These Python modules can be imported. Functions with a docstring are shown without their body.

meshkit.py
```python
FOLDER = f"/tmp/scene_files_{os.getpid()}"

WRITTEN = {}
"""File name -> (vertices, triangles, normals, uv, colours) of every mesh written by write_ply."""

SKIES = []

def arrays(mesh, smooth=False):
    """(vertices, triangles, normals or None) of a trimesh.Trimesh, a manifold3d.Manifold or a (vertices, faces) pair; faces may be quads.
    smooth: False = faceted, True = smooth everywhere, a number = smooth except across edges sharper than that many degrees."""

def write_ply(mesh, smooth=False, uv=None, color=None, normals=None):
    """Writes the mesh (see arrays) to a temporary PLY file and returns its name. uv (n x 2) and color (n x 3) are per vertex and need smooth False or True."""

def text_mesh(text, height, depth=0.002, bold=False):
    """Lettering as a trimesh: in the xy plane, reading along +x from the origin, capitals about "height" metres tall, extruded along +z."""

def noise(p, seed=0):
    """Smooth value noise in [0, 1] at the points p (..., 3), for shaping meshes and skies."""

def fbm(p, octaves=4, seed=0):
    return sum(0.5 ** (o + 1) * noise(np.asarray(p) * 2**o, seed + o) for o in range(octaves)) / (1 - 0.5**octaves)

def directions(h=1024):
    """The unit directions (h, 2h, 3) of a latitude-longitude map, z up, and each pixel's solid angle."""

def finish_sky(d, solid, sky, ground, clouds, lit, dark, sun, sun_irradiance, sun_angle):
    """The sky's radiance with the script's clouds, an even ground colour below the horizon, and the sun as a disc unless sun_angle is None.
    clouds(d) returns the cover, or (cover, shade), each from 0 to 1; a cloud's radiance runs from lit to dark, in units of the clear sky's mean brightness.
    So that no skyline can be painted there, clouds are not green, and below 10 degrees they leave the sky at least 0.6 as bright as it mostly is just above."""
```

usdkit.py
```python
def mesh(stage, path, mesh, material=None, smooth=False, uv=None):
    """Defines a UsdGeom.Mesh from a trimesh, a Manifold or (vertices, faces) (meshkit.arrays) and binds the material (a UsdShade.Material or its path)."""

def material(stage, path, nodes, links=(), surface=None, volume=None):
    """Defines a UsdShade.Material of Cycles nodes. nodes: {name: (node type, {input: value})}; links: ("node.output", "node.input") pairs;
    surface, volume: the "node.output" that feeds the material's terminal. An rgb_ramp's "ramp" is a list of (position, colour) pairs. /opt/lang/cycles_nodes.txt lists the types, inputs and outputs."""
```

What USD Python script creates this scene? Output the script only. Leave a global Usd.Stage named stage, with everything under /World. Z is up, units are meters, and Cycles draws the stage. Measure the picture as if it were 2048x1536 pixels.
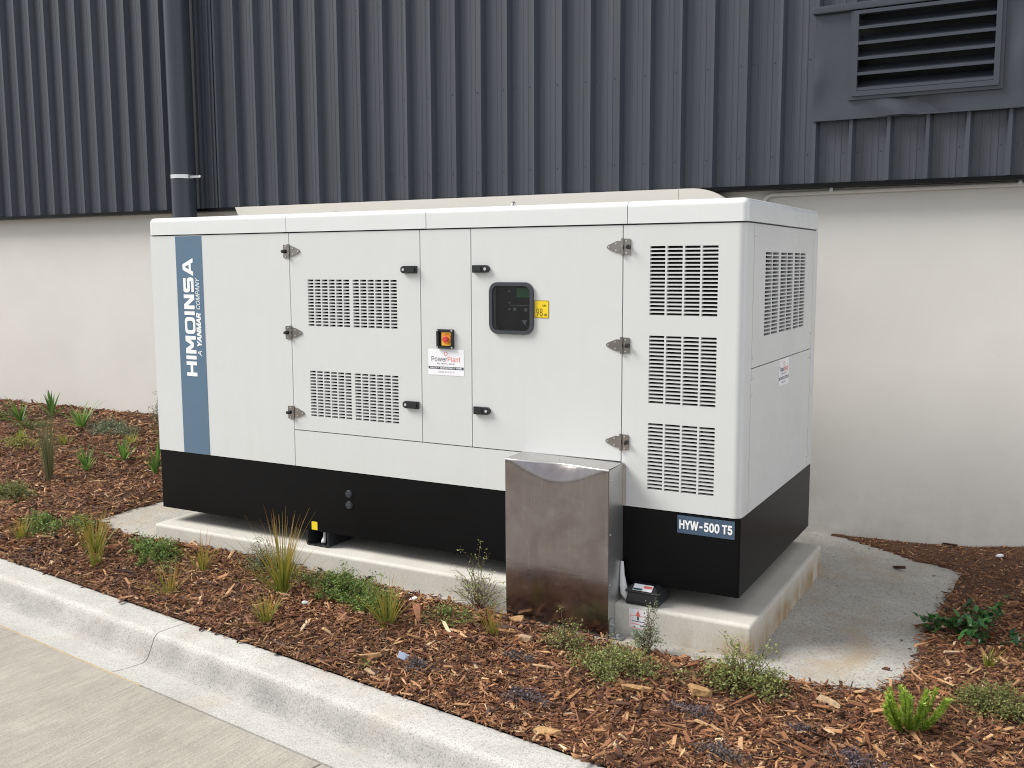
import math, random
import numpy as np, trimesh, shapely, manifold3d
from shapely.geometry import Polygon, box as sbox
from shapely import affinity
import usdkit, meshkit
from scipy.sparse import coo_matrix
from scipy.sparse.csgraph import connected_components
from pxr import Usd, UsdGeom, UsdLux, UsdShade, Gf, Sdf, Vt

stage = Usd.Stage.CreateInMemory()
UsdGeom.SetStageUpAxis(stage, 'Z')
UsdGeom.SetStageMetersPerUnit(stage, 1.0)
UsdGeom.Xform.Define(stage, '/World')
UsdGeom.Scope.Define(stage, '/World/Looks')

# ------------------------------------------------------------------ camera
CAM = (5.700, -5.020, 1.762)
YAW, PITCH, ROLL = -0.50292, 0.12054, -0.0039
cam = UsdGeom.Camera.Define(stage, '/World/camera')
fw = np.array([math.sin(YAW) * math.cos(PITCH), math.cos(YAW) * math.cos(PITCH), -math.sin(PITCH)])
rt = np.array([math.cos(YAW), -math.sin(YAW), 0.0]); up = np.cross(rt, fw)
rt, up = math.cos(ROLL) * rt + math.sin(ROLL) * up, -math.sin(ROLL) * rt + math.cos(ROLL) * up
M = Gf.Matrix4d(*rt, 0, *up, 0, *(-fw), 0, *CAM, 1)
cam.AddTransformOp().Set(M)
cam.CreateHorizontalApertureAttr(36.0); cam.CreateVerticalApertureAttr(27.0)
cam.CreateFocalLengthAttr(36.0 * 1985.16 / 2048)
cam.CreateClippingRangeAttr(Gf.Vec2f(0.05, 2000))
cam.CreateExposureAttr(1.54)

# ------------------------------------------------------------------ sky and sun (bright thin overcast)
SUN = np.array([-1.0, -0.47, 1.05]); SUN /= np.linalg.norm(SUN)
SKY_STRENGTH = 0.055
CLOUD = (5.7, 5.8, 6.0)
sun = UsdLux.DistantLight.Define(stage, '/World/sun')
sun.CreateIntensityAttr(0.40); sun.CreateAngleAttr(27.0); sun.CreateColorAttr(Gf.Vec3f(1.0, 0.96, 0.90))
sun.CreateNormalizeAttr(True)
zax = SUN; xax = np.cross([0, 0, 1], zax); xax /= np.linalg.norm(xax); yax = np.cross(zax, xax)
sun.AddTransformOp().Set(Gf.Matrix4d(*xax, 0, *yax, 0, *zax, 0, 0, 0, 30, 1))
dome = UsdLux.DomeLight.Define(stage, '/World/sky')
dome.CreateIntensityAttr(1.0)
skymat = usdkit.material(stage, '/World/Looks/sky', {
    'sky': ('sky_texture', {'sky_type': 'single_scattering', 'sun_disc': False, 'sun_elevation': math.asin(SUN[2]), 'sun_rotation': math.atan2(SUN[0], SUN[1]), 'aerosol_density': 2.0}),
    'tc': ('texture_coordinate', {}),
    'n': ('noise_texture', {'scale': 2.2, 'detail': 5.0, 'roughness': 0.55}),
    'r': ('map_range', {'from_min': 0.3, 'from_max': 0.62, 'to_min': 0.55, 'to_max': 0.97, 'clamp': True}),
    'mx': ('mix_color', {'blend_type': 'mix', 'b': CLOUD, 'use_clamp': False}),
    'bg': ('background_shader', {'strength': SKY_STRENGTH})},
    [('tc.generated', 'n.vector'), ('n.fac', 'r.value'), ('r.result', 'mx.fac'), ('sky.color', 'mx.a'), ('mx.result', 'bg.color')], surface='bg.background')
UsdShade.MaterialBindingAPI.Apply(dome.GetPrim()).Bind(skymat)
dome.GetPrim().SetCustomDataByKey('kind', 'structure')

# ------------------------------------------------------------------ helpers
USED, TINTED, TRNG = {}, set(), np.random.default_rng(3)
def numbered(parent, name):
    k = (parent, name); n = USED.get(k, 0); USED[k] = n + 1
    return name if n == 0 else f'{name}_{n:03d}'
def meta(prim, label=None, cat=None, group=None, kind=None):
    for k, v in (('label', label), ('category', cat), ('group', group), ('kind', kind)):
        if v: prim.SetCustomDataByKey(k, v)
    return prim
def obj(name, mesh, mat, parent=None, smooth=False, **kw):
    base = str(parent.GetPath()) if parent is not None else '/World'
    m = usdkit.mesh(stage, f'{base}/{numbered(base, name)}', mesh, MAT[mat], smooth=smooth)
    if mat in TINTED:                                   # one random number for each loose piece, read by the material
        f = np.asarray(mesh.faces); n = len(mesh.vertices)
        e = np.vstack([f[:, :2], f[:, 1:]]); k, lab = connected_components(coo_matrix((np.ones(len(e)), (e[:, 0], e[:, 1])), shape=(n, n)), directed=False)
        UsdGeom.PrimvarsAPI(m).CreatePrimvar('rnd', Sdf.ValueTypeNames.FloatArray, 'vertex').Set(Vt.FloatArray.FromNumpy(np.clip(TRNG.uniform(0, 1, k)[lab] if mat != 'leaf_sedge' else .35 * TRNG.uniform(0, 1, k)[lab] + .75 * mesh.vertices[:, 2] / mesh.vertices[:, 2].max(), 0, 1).astype(np.float32)))
    return meta(m.GetPrim(), **kw)
def thing(name, label, cat, group=None, kind=None, loc=(0, 0, 0), parent=None):
    base = str(parent.GetPath()) if parent is not None else '/World'
    x = UsdGeom.Xform.Define(stage, f'{base}/{numbered(base, name)}')
    if any(loc): x.AddTranslateOp().Set(Gf.Vec3d(*map(float, loc)))
    return meta(x.GetPrim(), label, cat, group, kind)
def bx(x0, x1, y0, y1, z0, z1):
    m = trimesh.creation.box([x1 - x0, y1 - y0, z1 - z0]); m.apply_translation([(x0 + x1) / 2, (y0 + y1) / 2, (z0 + z1) / 2]); return m
def cat(*ms): return trimesh.util.concatenate([m for m in ms])
def man(m):
    t = m.to_mesh(); return trimesh.Trimesh(t.vert_properties[:, :3], t.tri_verts, process=False)
def rbox(x0, x1, y0, y1, z0, z1, r, n=16):
    """A box with rounded edges (hull of spheres)."""
    s = manifold3d.Manifold.sphere(r, n)
    return manifold3d.Manifold.batch_hull([s.translate([x, y, z]) for x in (x0 + r, x1 - r) for y in (y0 + r, y1 - r) for z in (z0 + r, z1 - r)])
def cutbox(x0, x1, y0, y1, z0, z1):
    return manifold3d.Manifold.cube([x1 - x0, y1 - y0, z1 - z0]).translate([x0, y0, z0])
def rrect(x0, x1, z0, z1, r, n=6): return sbox(x0 + r, z0 + r, x1 - r, z1 - r).buffer(r, quad_segs=n)
FRONT = np.array([[1, 0, 0, 0], [0, 0, -1, 0], [0, 1, 0, 0], [0, 0, 0, 1.0]])       # (x, y, depth) -> faces -y
SIDE = np.array([[0, 0, 1, 0], [1, 0, 0, 0], [0, 1, 0, 0], [0, 0, 0, 1.0]])         # faces +x
UPW = np.array([[0, -1, 0, 0], [0, 0, -1, 0], [1, 0, 0, 0], [0, 0, 0, 1.0]])        # reads upwards, faces -y
def ext(poly, depth):
    gs = getattr(poly, 'geoms', [poly])
    return cat(*[trimesh.creation.extrude_polygon(g, depth, engine='earcut') for g in gs if not g.is_empty])
def fplate(poly, y0, depth):
    """poly in (x, z): its face at y0, thickness behind it."""
    m = ext(poly, depth); m.apply_transform(FRONT); m.apply_translation([0, y0 + depth, 0]); return m
def splate(poly, x0, depth):
    """poly in (y, z): its face at x0 facing +x, thickness behind it."""
    m = ext(poly, depth); m.apply_transform(SIDE); m.apply_translation([x0 - depth, 0, 0]); return m
def cyl(p, q, r, n=16, r2=None):
    p, q = np.asarray(p, float), np.asarray(q, float); d = q - p; h = np.linalg.norm(d)
    m = man(manifold3d.Manifold.cylinder(h, r, r if r2 is None else r2, n))
    m.apply_transform(trimesh.geometry.align_vectors([0, 0, 1], d / h)); m.apply_translation(p); return m
def tube(pts, r, n=10):
    p = np.asarray(pts, float); t = np.gradient(p, axis=0); t /= np.linalg.norm(t, axis=1, keepdims=True)
    ref = np.array([0, 0, 1.0]) if abs(t[:, 2]).mean() < .8 else np.array([1.0, 0, 0])
    a = np.cross(t, ref); a /= np.linalg.norm(a, axis=1, keepdims=True); b = np.cross(t, a)
    ang = np.arange(n) * 2 * np.pi / n; rr = np.broadcast_to(r, (len(p),))
    v = (p[:, None] + rr[:, None, None] * (np.cos(ang)[None, :, None] * a[:, None] + np.sin(ang)[None, :, None] * b[:, None])).reshape(-1, 3)
    i, j = np.meshgrid(np.arange(len(p) - 1), np.arange(n), indexing='ij'); j2 = (j + 1) % n
    q = np.stack([i * n + j, i * n + j2, (i + 1) * n + j2, (i + 1) * n + j], -1).reshape(-1, 4)
    f = np.vstack([q[:, [0, 2, 1]], q[:, [0, 3, 2]]])
    c0, c1 = len(v), len(v) + 1; v = np.vstack([v, p[0], p[-1]])
    e = np.arange(n); l = (len(p) - 1) * n
    f = np.vstack([f, np.stack([np.full(n, c0), e, (e + 1) % n], 1), np.stack([np.full(n, c1), l + (e + 1) % n, l + e], 1)])
    return trimesh.Trimesh(v, f, process=False)
def text(s, h, width=None, depth=0.002, bold=False, shear=0.0, heavy=0):
    m = meshkit.text_mesh(s, h, depth, bold); v = m.vertices.copy(); v[:, 0] -= v[:, 0].min()
    if width: v[:, 0] *= width / v[:, 0].max()
    v[:, 0] += shear * v[:, 1]; m.vertices = v
    if heavy:                                           # fatter strokes
        tri = m.triangles[m.face_normals[:, 2] > .9][:, :, :2]
        m = ext(shapely.union_all([Polygon(t) for t in tri]).buffer(1e-5).buffer(heavy, join_style='mitre'), depth)
    return m

# ------------------------------------------------------------------ materials
MAT = {}
def mat(name, nodes, links, surface='p.BSDF'):
    MAT[name] = usdkit.material(stage, f'/World/Looks/{name}', nodes, links, surface=surface)
def plain(name, color, rough=0.5, metallic=0.0, var=0.06, scale=3.0, bump=0.0, bscale=200.0, **kw):
    """A paint or plastic: base colour with faint uneven tone and fine relief."""
    c = np.array(color, float)
    nodes = {'g': ('geometry', {}), 'n': ('noise_texture', {'scale': scale, 'detail': 4.0, 'roughness': 0.6}),
             'r': ('rgb_ramp', {'ramp': [(0.25, tuple(c * (1 - var))), (0.75, tuple(np.minimum(c * (1 + var), 1)))]}),
             'p': ('principled_bsdf', {'roughness': rough, 'metallic': metallic, **kw})}
    links = [('g.position', 'n.vector'), ('n.fac', 'r.fac'), ('r.color', 'p.base_color')]
    if bump:
        nodes['bn'] = ('noise_texture', {'scale': bscale, 'detail': 2.0}); nodes['b'] = ('bump', {'strength': bump, 'distance': 0.002})
        links += [('g.position', 'bn.vector'), ('bn.fac', 'b.height'), ('b.normal', 'p.normal')]
    mat(name, nodes, links)
def sheet_paint(name, c, rough):
    """Powder-coated panel: thin rain streaks, a little road dust, slight ripple in the sheet."""
    c = np.array(c)
    mat(name, {'g': ('geometry', {}), 'mp': ('mapping', {'scale': (16.0, 16.0, 0.7)}), 'n': ('noise_texture', {'scale': 1.0, 'detail': 5.0, 'roughness': 0.62}), 'd': ('noise_texture', {'scale': 2.2, 'detail': 7.0, 'roughness': 0.7}),
        'r': ('rgb_ramp', {'ramp': [(0.28, tuple(c * [.983, .982, .976])), (0.5, tuple(c)), (0.75, tuple(c * 1.004))]}), 'dr': ('map_range', {'from_min': 0.55, 'from_max': 0.80, 'to_min': 0.0, 'to_max': 0.22, 'clamp': True}), 'm': ('mix_color', {'blend_type': 'mix', 'b': tuple(c * [.90, .885, .85])}),
        'rr': ('map_range', {'from_min': 0.3, 'from_max': 0.7, 'to_min': rough - .05, 'to_max': rough + .12}), 'w': ('noise_texture', {'scale': 3.2, 'detail': 1.0}), 'o': ('noise_texture', {'scale': 260.0, 'detail': 2.0}), 'ws': ('math', {'math_type': 'multiply_add', 'value2': 12.0}),
        'b': ('bump', {'strength': 0.16, 'distance': 0.0012}), 'p': ('principled_bsdf', {})},
        [('g.position', 'mp.vector'), ('mp.vector', 'n.vector'), ('g.position', 'd.vector'), ('g.position', 'w.vector'), ('g.position', 'o.vector'), ('n.fac', 'r.fac'), ('d.fac', 'dr.value'), ('dr.result', 'm.fac'), ('r.color', 'm.a'), ('m.result', 'p.base_color'),
         ('d.fac', 'rr.value'), ('rr.result', 'p.roughness'), ('w.fac', 'ws.value1'), ('o.fac', 'ws.value3'), ('ws.value', 'b.height'), ('b.normal', 'p.normal')])
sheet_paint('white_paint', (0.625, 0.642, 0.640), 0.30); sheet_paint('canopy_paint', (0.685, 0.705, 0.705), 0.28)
plain('black_paint', (0.0030, 0.0030, 0.0038), 0.36, var=0.2, bump=0.06, bscale=320, specular_ior_level=0.15)
plain('black_plastic', (0.014, 0.015, 0.017), 0.38, var=0.1)
plain('dark_bezel', (0.035, 0.040, 0.048), 0.5, var=0.1)
plain('interior', (0.018, 0.022, 0.022), 0.8, var=0.2)
plain('slat_paint', (0.60, 0.60, 0.61), 0.4, var=0.03)
plain('blue_vinyl', (0.095, 0.165, 0.245), 0.4, var=0.03)
plain('plate_blue', (0.055, 0.095, 0.155), 0.4, var=0.05)
plain('white_vinyl', (0.86, 0.87, 0.88), 0.45, var=0.01)
plain('sticker_white', (0.86, 0.86, 0.90), 0.35, var=0.01)
plain('ink_dark', (0.06, 0.075, 0.10), 0.5)
plain('ink_red', (0.75, 0.16, 0.12), 0.5)
plain('ink_grey', (0.45, 0.45, 0.50), 0.5)
plain('ink_olive', (0.16, 0.12, 0.01), 0.5)
plain('yellow', (0.85, 0.62, 0.02), 0.4, var=0.03)
plain('orange_yellow', (0.80, 0.42, 0.03), 0.4, var=0.05)
plain('orange_ink', (0.70, 0.16, 0.02), 0.4)
plain('button_red', (0.62, 0.06, 0.06), 0.35)
plain('screen_green', (0.06, 0.32, 0.09), 0.3)
plain('board_black', (0.010, 0.010, 0.013), 0.4)
plain('key_grey', (0.50, 0.50, 0.54), 0.4)
plain('hinge_steel', (0.33, 0.31, 0.295), 0.24, metallic=1.0, var=0.1, scale=40)
plain('screw_steel', (0.75, 0.75, 0.74), 0.25, metallic=1.0, var=0.05)
plain('dull_stainless', (0.58, 0.575, 0.57), 0.42, metallic=1.0, var=0.08, scale=12)
plain('galvanised', (0.55, 0.58, 0.60), 0.45, metallic=1.0, var=0.15, scale=60)
plain('teal_paint', (0.03, 0.09, 0.10), 0.45)
plain('conduit_white', (0.72, 0.73, 0.74), 0.4, var=0.03)
plain('pipe_paint', (0.036, 0.041, 0.054), 0.26, var=0.08)
plain('cladding_screw', (0.06, 0.066, 0.084), 0.4)
plain('flashing', (0.044, 0.049, 0.062), 0.28, var=0.06, scale=2)
plain('cover_cream', (0.66, 0.635, 0.58), 0.55, var=0.02, scale=2)
plain('paper_blue', (0.45, 0.52, 0.66), 0.6)
plain('pebble', (0.55, 0.58, 0.57), 0.6, var=0.15, scale=40)
plain('ground', (0.12, 0.12, 0.11), 0.9, var=0.2, scale=0.5)
plain('joint_dark', (0.05, 0.045, 0.04), 0.9)
plain('sealant_tan', (0.42, 0.33, 0.20), 0.8, var=0.2, scale=25)

# ribbed cladding: satin steel paint with fine vertical rolling lines and weak streaks of dust
mat('cladding', {
    'g': ('geometry', {}), 'mp': ('mapping', {'scale': (1.0, 1.0, 0.012)}), 'mp2': ('mapping', {'scale': (9.0, 9.0, 0.25)}),
    'n': ('noise_texture', {'scale': 420.0, 'detail': 1.0}), 'n2': ('noise_texture', {'scale': 1.0, 'detail': 4.0}),
    'r': ('rgb_ramp', {'ramp': [(0.3, (0.045, 0.050, 0.064)), (0.7, (0.059, 0.065, 0.082))]}),
    'rr': ('map_range', {'from_min': 0.3, 'from_max': 0.7, 'to_min': 0.36, 'to_max': 0.50}),
    'b': ('bump', {'strength': 0.25, 'distance': 0.0015}), 'p': ('principled_bsdf', {})},
    [('g.position', 'mp.vector'), ('g.position', 'mp2.vector'), ('mp.vector', 'n.vector'), ('mp2.vector', 'n2.vector'), ('n2.fac', 'r.fac'), ('n2.fac', 'rr.value'),
     ('r.color', 'p.base_color'), ('rr.result', 'p.roughness'), ('n.fac', 'b.height'), ('b.normal', 'p.normal')])
# painted precast wall: warm off-white, faint mottling, splash dirt and pin holes
mat('wall_paint', {
    'g': ('geometry', {}), 'n': ('noise_texture', {'scale': 1.3, 'detail': 6.0, 'roughness': 0.6}), 'n2': ('noise_texture', {'scale': 90.0, 'detail': 3.0}),
    'r': ('rgb_ramp', {'ramp': [(0.3, (0.625, 0.612, 0.575)), (0.7, (0.675, 0.662, 0.625))]}),
    'v': ('voronoi_texture', {'scale': 7.0}), 'vr': ('map_range', {'from_min': 0.02, 'from_max': 0.035, 'to_min': 0.6, 'to_max': 1.0, 'clamp': True}),
    'm': ('mix_color', {'blend_type': 'multiply', 'fac': 0.45}), 'z': ('separate_xyz', {}), 'zr': ('map_range', {'from_min': 0.30, 'from_max': -0.32, 'to_min': 0.0, 'to_max': 1.0, 'clamp': True}), 'dn': ('noise_texture', {'scale': 9.0, 'detail': 8.0, 'roughness': 0.75}),
    'dr': ('map_range', {'from_min': 0.42, 'from_max': 0.62, 'to_min': 0.0, 'to_max': 0.26, 'clamp': True}), 'dm': ('math', {'math_type': 'multiply'}), 'dx': ('mix_color', {'blend_type': 'mix', 'b': (0.36, 0.32, 0.27)}),
    'b': ('bump', {'strength': 0.12, 'distance': 0.002}), 'p': ('principled_bsdf', {'roughness': 0.65})},
    [('g.position', 'n.vector'), ('g.position', 'n2.vector'), ('g.position', 'v.vector'), ('v.distance', 'vr.value'), ('n.fac', 'r.fac'), ('r.color', 'm.a'), ('vr.result', 'm.b'),
     ('g.position', 'z.vector'), ('z.z', 'zr.value'), ('g.position', 'dn.vector'), ('dn.fac', 'dr.value'), ('zr.result', 'dm.value1'), ('dr.result', 'dm.value2'), ('dm.value', 'dx.fac'), ('m.result', 'dx.a'),
     ('dx.result', 'p.base_color'), ('n2.fac', 'b.height'), ('b.normal', 'p.normal')])
def concrete(name, dark, light, speck, stain=None, stain_amt=0.0, rough=0.85, fine=140.0, stretch=None, speck_amt=0.5, bump=0.35, face_dark=0):
    """Concrete: two tones of mottling, aggregate specks, blotchy stains."""
    nodes = {'g': ('geometry', {}), 'n': ('noise_texture', {'scale': 3.0, 'detail': 8.0, 'roughness': 0.65}), 'f': ('noise_texture', {'scale': fine, 'detail': 3.0, 'roughness': 0.7}),
             'r': ('rgb_ramp', {'ramp': [(0.3, dark), (0.7, light)]}),
             'v': ('voronoi_texture', {'scale': fine * 1.1, 'randomness': 1.0}), 'vw': ('rgb_to_bw', {}),
             'vs': ('map_range', {'from_min': 0.70, 'from_max': 0.80, 'to_min': 0.0, 'to_max': speck_amt, 'clamp': True}),
             'ms': ('mix_color', {'blend_type': 'mix', 'b': speck}),
             'fr': ('map_range', {'from_min': 0.3, 'from_max': 0.7, 'to_min': 0.76, 'to_max': 1.20}), 'mf': ('mix_color', {'blend_type': 'multiply', 'fac': 1.0}),
             'b': ('bump', {'strength': bump, 'distance': 0.003}), 'p': ('principled_bsdf', {'roughness': rough})}
    links = [('g.position', 'n.vector'), ('g.position', 'f.vector'), ('n.fac', 'r.fac'), ('g.position', 'v.vector'), ('v.color', 'vw.color'), ('vw.val', 'vs.value'), ('vs.result', 'ms.fac'), ('r.color', 'ms.a'),
             ('f.fac', 'fr.value'), ('ms.result', 'mf.a'), ('fr.result', 'mf.b'), ('f.fac', 'b.height'), ('b.normal', 'p.normal')]
    out = 'mf.result'
    if stretch:
        nodes['mp'] = ('mapping', {'scale': stretch, 'rotation': (0, 0, 0.137)}); nodes['st'] = ('noise_texture', {'scale': 1.0, 'detail': 4.0, 'roughness': 0.7})
        nodes['sr'] = ('map_range', {'from_min': 0.3, 'from_max': 0.7, 'to_min': 0.78, 'to_max': 1.16}); nodes['sm'] = ('mix_color', {'blend_type': 'multiply', 'fac': 1.0})
        nodes['hb'] = ('math', {'math_type': 'add'})
        links += [('g.position', 'mp.vector'), ('mp.vector', 'st.vector'), ('st.fac', 'sr.value'), (out, 'sm.a'), ('sr.result', 'sm.b'), ('st.fac', 'hb.value1'), ('f.fac', 'hb.value2')]
        links = [l for l in links if l != ('f.fac', 'b.height')] + [('hb.value', 'b.height')]; out = 'sm.result'
    if stain:
        nodes['sn'] = ('noise_texture', {'scale': 1.7, 'detail': 7.0, 'roughness': 0.68, 'distortion': 0.6}); nodes['ss'] = ('map_range', {'from_min': 0.50, 'from_max': 0.72, 'to_min': 0.0, 'to_max': stain_amt, 'clamp': True})
        nodes['sx'] = ('mix_color', {'blend_type': 'mix', 'b': stain})
        links += [('g.position', 'sn.vector'), ('sn.fac', 'ss.value'), ('ss.result', 'sx.fac'), (out, 'sx.a')]; out = 'sx.result'
    if face_dark:                                           # uneven dark band along the kerb's upright face
        nodes.update({'gx': ('separate_xyz', {}), 'g1': ('math', {'math_type': 'multiply_add', 'value2': -.1367, 'value3': -.7756}), 'g2': ('math', {'math_type': 'multiply_add', 'value2': -.9906}),
            'ga': ('map_range', {'range_type': 'smoothstep', 'from_min': .205, 'from_max': .25, 'to_min': 0, 'to_max': 1}), 'gb': ('map_range', {'range_type': 'smoothstep', 'from_min': .335, 'from_max': .285, 'to_min': 0, 'to_max': 1}),
            'gn': ('noise_texture', {'scale': 2.6, 'detail': 7.0, 'roughness': .7}), 'gr': ('map_range', {'from_min': .25, 'from_max': .7, 'to_min': .15, 'to_max': .95, 'clamp': True}),
            'gm': ('math', {'math_type': 'multiply'}), 'gk': ('math', {'math_type': 'multiply'}), 'gq': ('math', {'math_type': 'multiply', 'value2': face_dark}), 'gz': ('mix_color', {'blend_type': 'multiply', 'b': (.40, .40, .42)})})
        links += [('g.position', 'gx.vector'), ('gx.x', 'g1.value1'), ('gx.y', 'g2.value1'), ('g1.value', 'g2.value3'), ('g2.value', 'ga.value'), ('g2.value', 'gb.value'), ('g.position', 'gn.vector'), ('gn.fac', 'gr.value'),
            ('ga.result', 'gm.value1'), ('gb.result', 'gm.value2'), ('gm.value', 'gk.value1'), ('gr.result', 'gk.value2'), ('gk.value', 'gq.value1'), ('gq.value', 'gz.fac'), (out, 'gz.a')]; out = 'gz.result'
    mat(name, nodes, links + [(out, 'p.base_color')])
concrete('kerb_concrete', (0.43, 0.42, 0.39), (0.56, 0.55, 0.51), (0.15, 0.145, 0.14), (0.40, 0.31, 0.20), 0.35, fine=150, speck_amt=0.45, bump=0.5, face_dark=.8)
concrete('driveway_concrete', (0.325, 0.300, 0.252), (0.41, 0.382, 0.327), (0.22, 0.20, 0.17), (0.26, 0.24, 0.20), 0.35, fine=160, stretch=(95.0, 4.0, 1.0), speck_amt=0.35, bump=0.5)
concrete('plinth_concrete', (0.50, 0.47, 0.415), (0.60, 0.575, 0.525), (0.42, 0.39, 0.34), (0.42, 0.34, 0.24), 0.45, fine=90, speck_amt=0.2, bump=0.2)
concrete('apron_concrete', (0.33, 0.315, 0.285), (0.46, 0.445, 0.405), (0.17, 0.165, 0.155), (0.35, 0.27, 0.175), 0.85, fine=95, speck_amt=0.5, bump=0.45)
mat('plinth_stained', {'g': ('geometry', {}), 'x': ('separate_xyz', {}), 'n': ('noise_texture', {'scale': 3.0, 'detail': 8.0, 'roughness': 0.65}), 'f': ('noise_texture', {'scale': 110.0, 'detail': 3.0, 'roughness': 0.7}),
    'r': ('rgb_ramp', {'ramp': [(0.3, (0.50, 0.475, 0.425)), (0.7, (0.60, 0.58, 0.53))]}), 'fr': ('map_range', {'from_min': 0.3, 'from_max': 0.7, 'to_min': 0.88, 'to_max': 1.1}), 'mf': ('mix_color', {'blend_type': 'multiply', 'fac': 1.0}),
    'sx': ('map_range', {'from_min': 3.90, 'from_max': 4.38, 'to_min': 0.0, 'to_max': 1.0, 'clamp': True}), 'sz': ('map_range', {'from_min': -0.095, 'from_max': -0.22, 'to_min': 0.0, 'to_max': 1.0, 'clamp': True}),
    'mp': ('mapping', {'scale': (7.0, 7.0, 2.0)}), 'sn': ('noise_texture', {'scale': 1.0, 'detail': 6.0, 'roughness': 0.65}), 'sr': ('map_range', {'from_min': 0.30, 'from_max': 0.60, 'to_min': 0.0, 'to_max': 1.0, 'clamp': True}),
    'm1': ('math', {'math_type': 'multiply'}), 'm2': ('math', {'math_type': 'multiply'}), 'mx': ('mix_color', {'blend_type': 'mix', 'b': (0.33, 0.235, 0.13)}),
    'b': ('bump', {'strength': 0.2, 'distance': 0.003}), 'p': ('principled_bsdf', {'roughness': 0.85})},
    [('g.position', 'x.vector'), ('g.position', 'n.vector'), ('g.position', 'f.vector'), ('n.fac', 'r.fac'), ('f.fac', 'fr.value'), ('r.color', 'mf.a'), ('fr.result', 'mf.b'), ('x.x', 'sx.value'), ('x.z', 'sz.value'),
     ('g.position', 'mp.vector'), ('mp.vector', 'sn.vector'), ('sn.fac', 'sr.value'), ('sx.result', 'm1.value1'), ('sz.result', 'm1.value2'), ('m1.value', 'm2.value1'), ('sr.result', 'm2.value2'), ('m2.value', 'mx.fac'), ('mf.result', 'mx.a'),
     ('mx.result', 'p.base_color'), ('f.fac', 'b.height'), ('b.normal', 'p.normal')])
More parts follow.
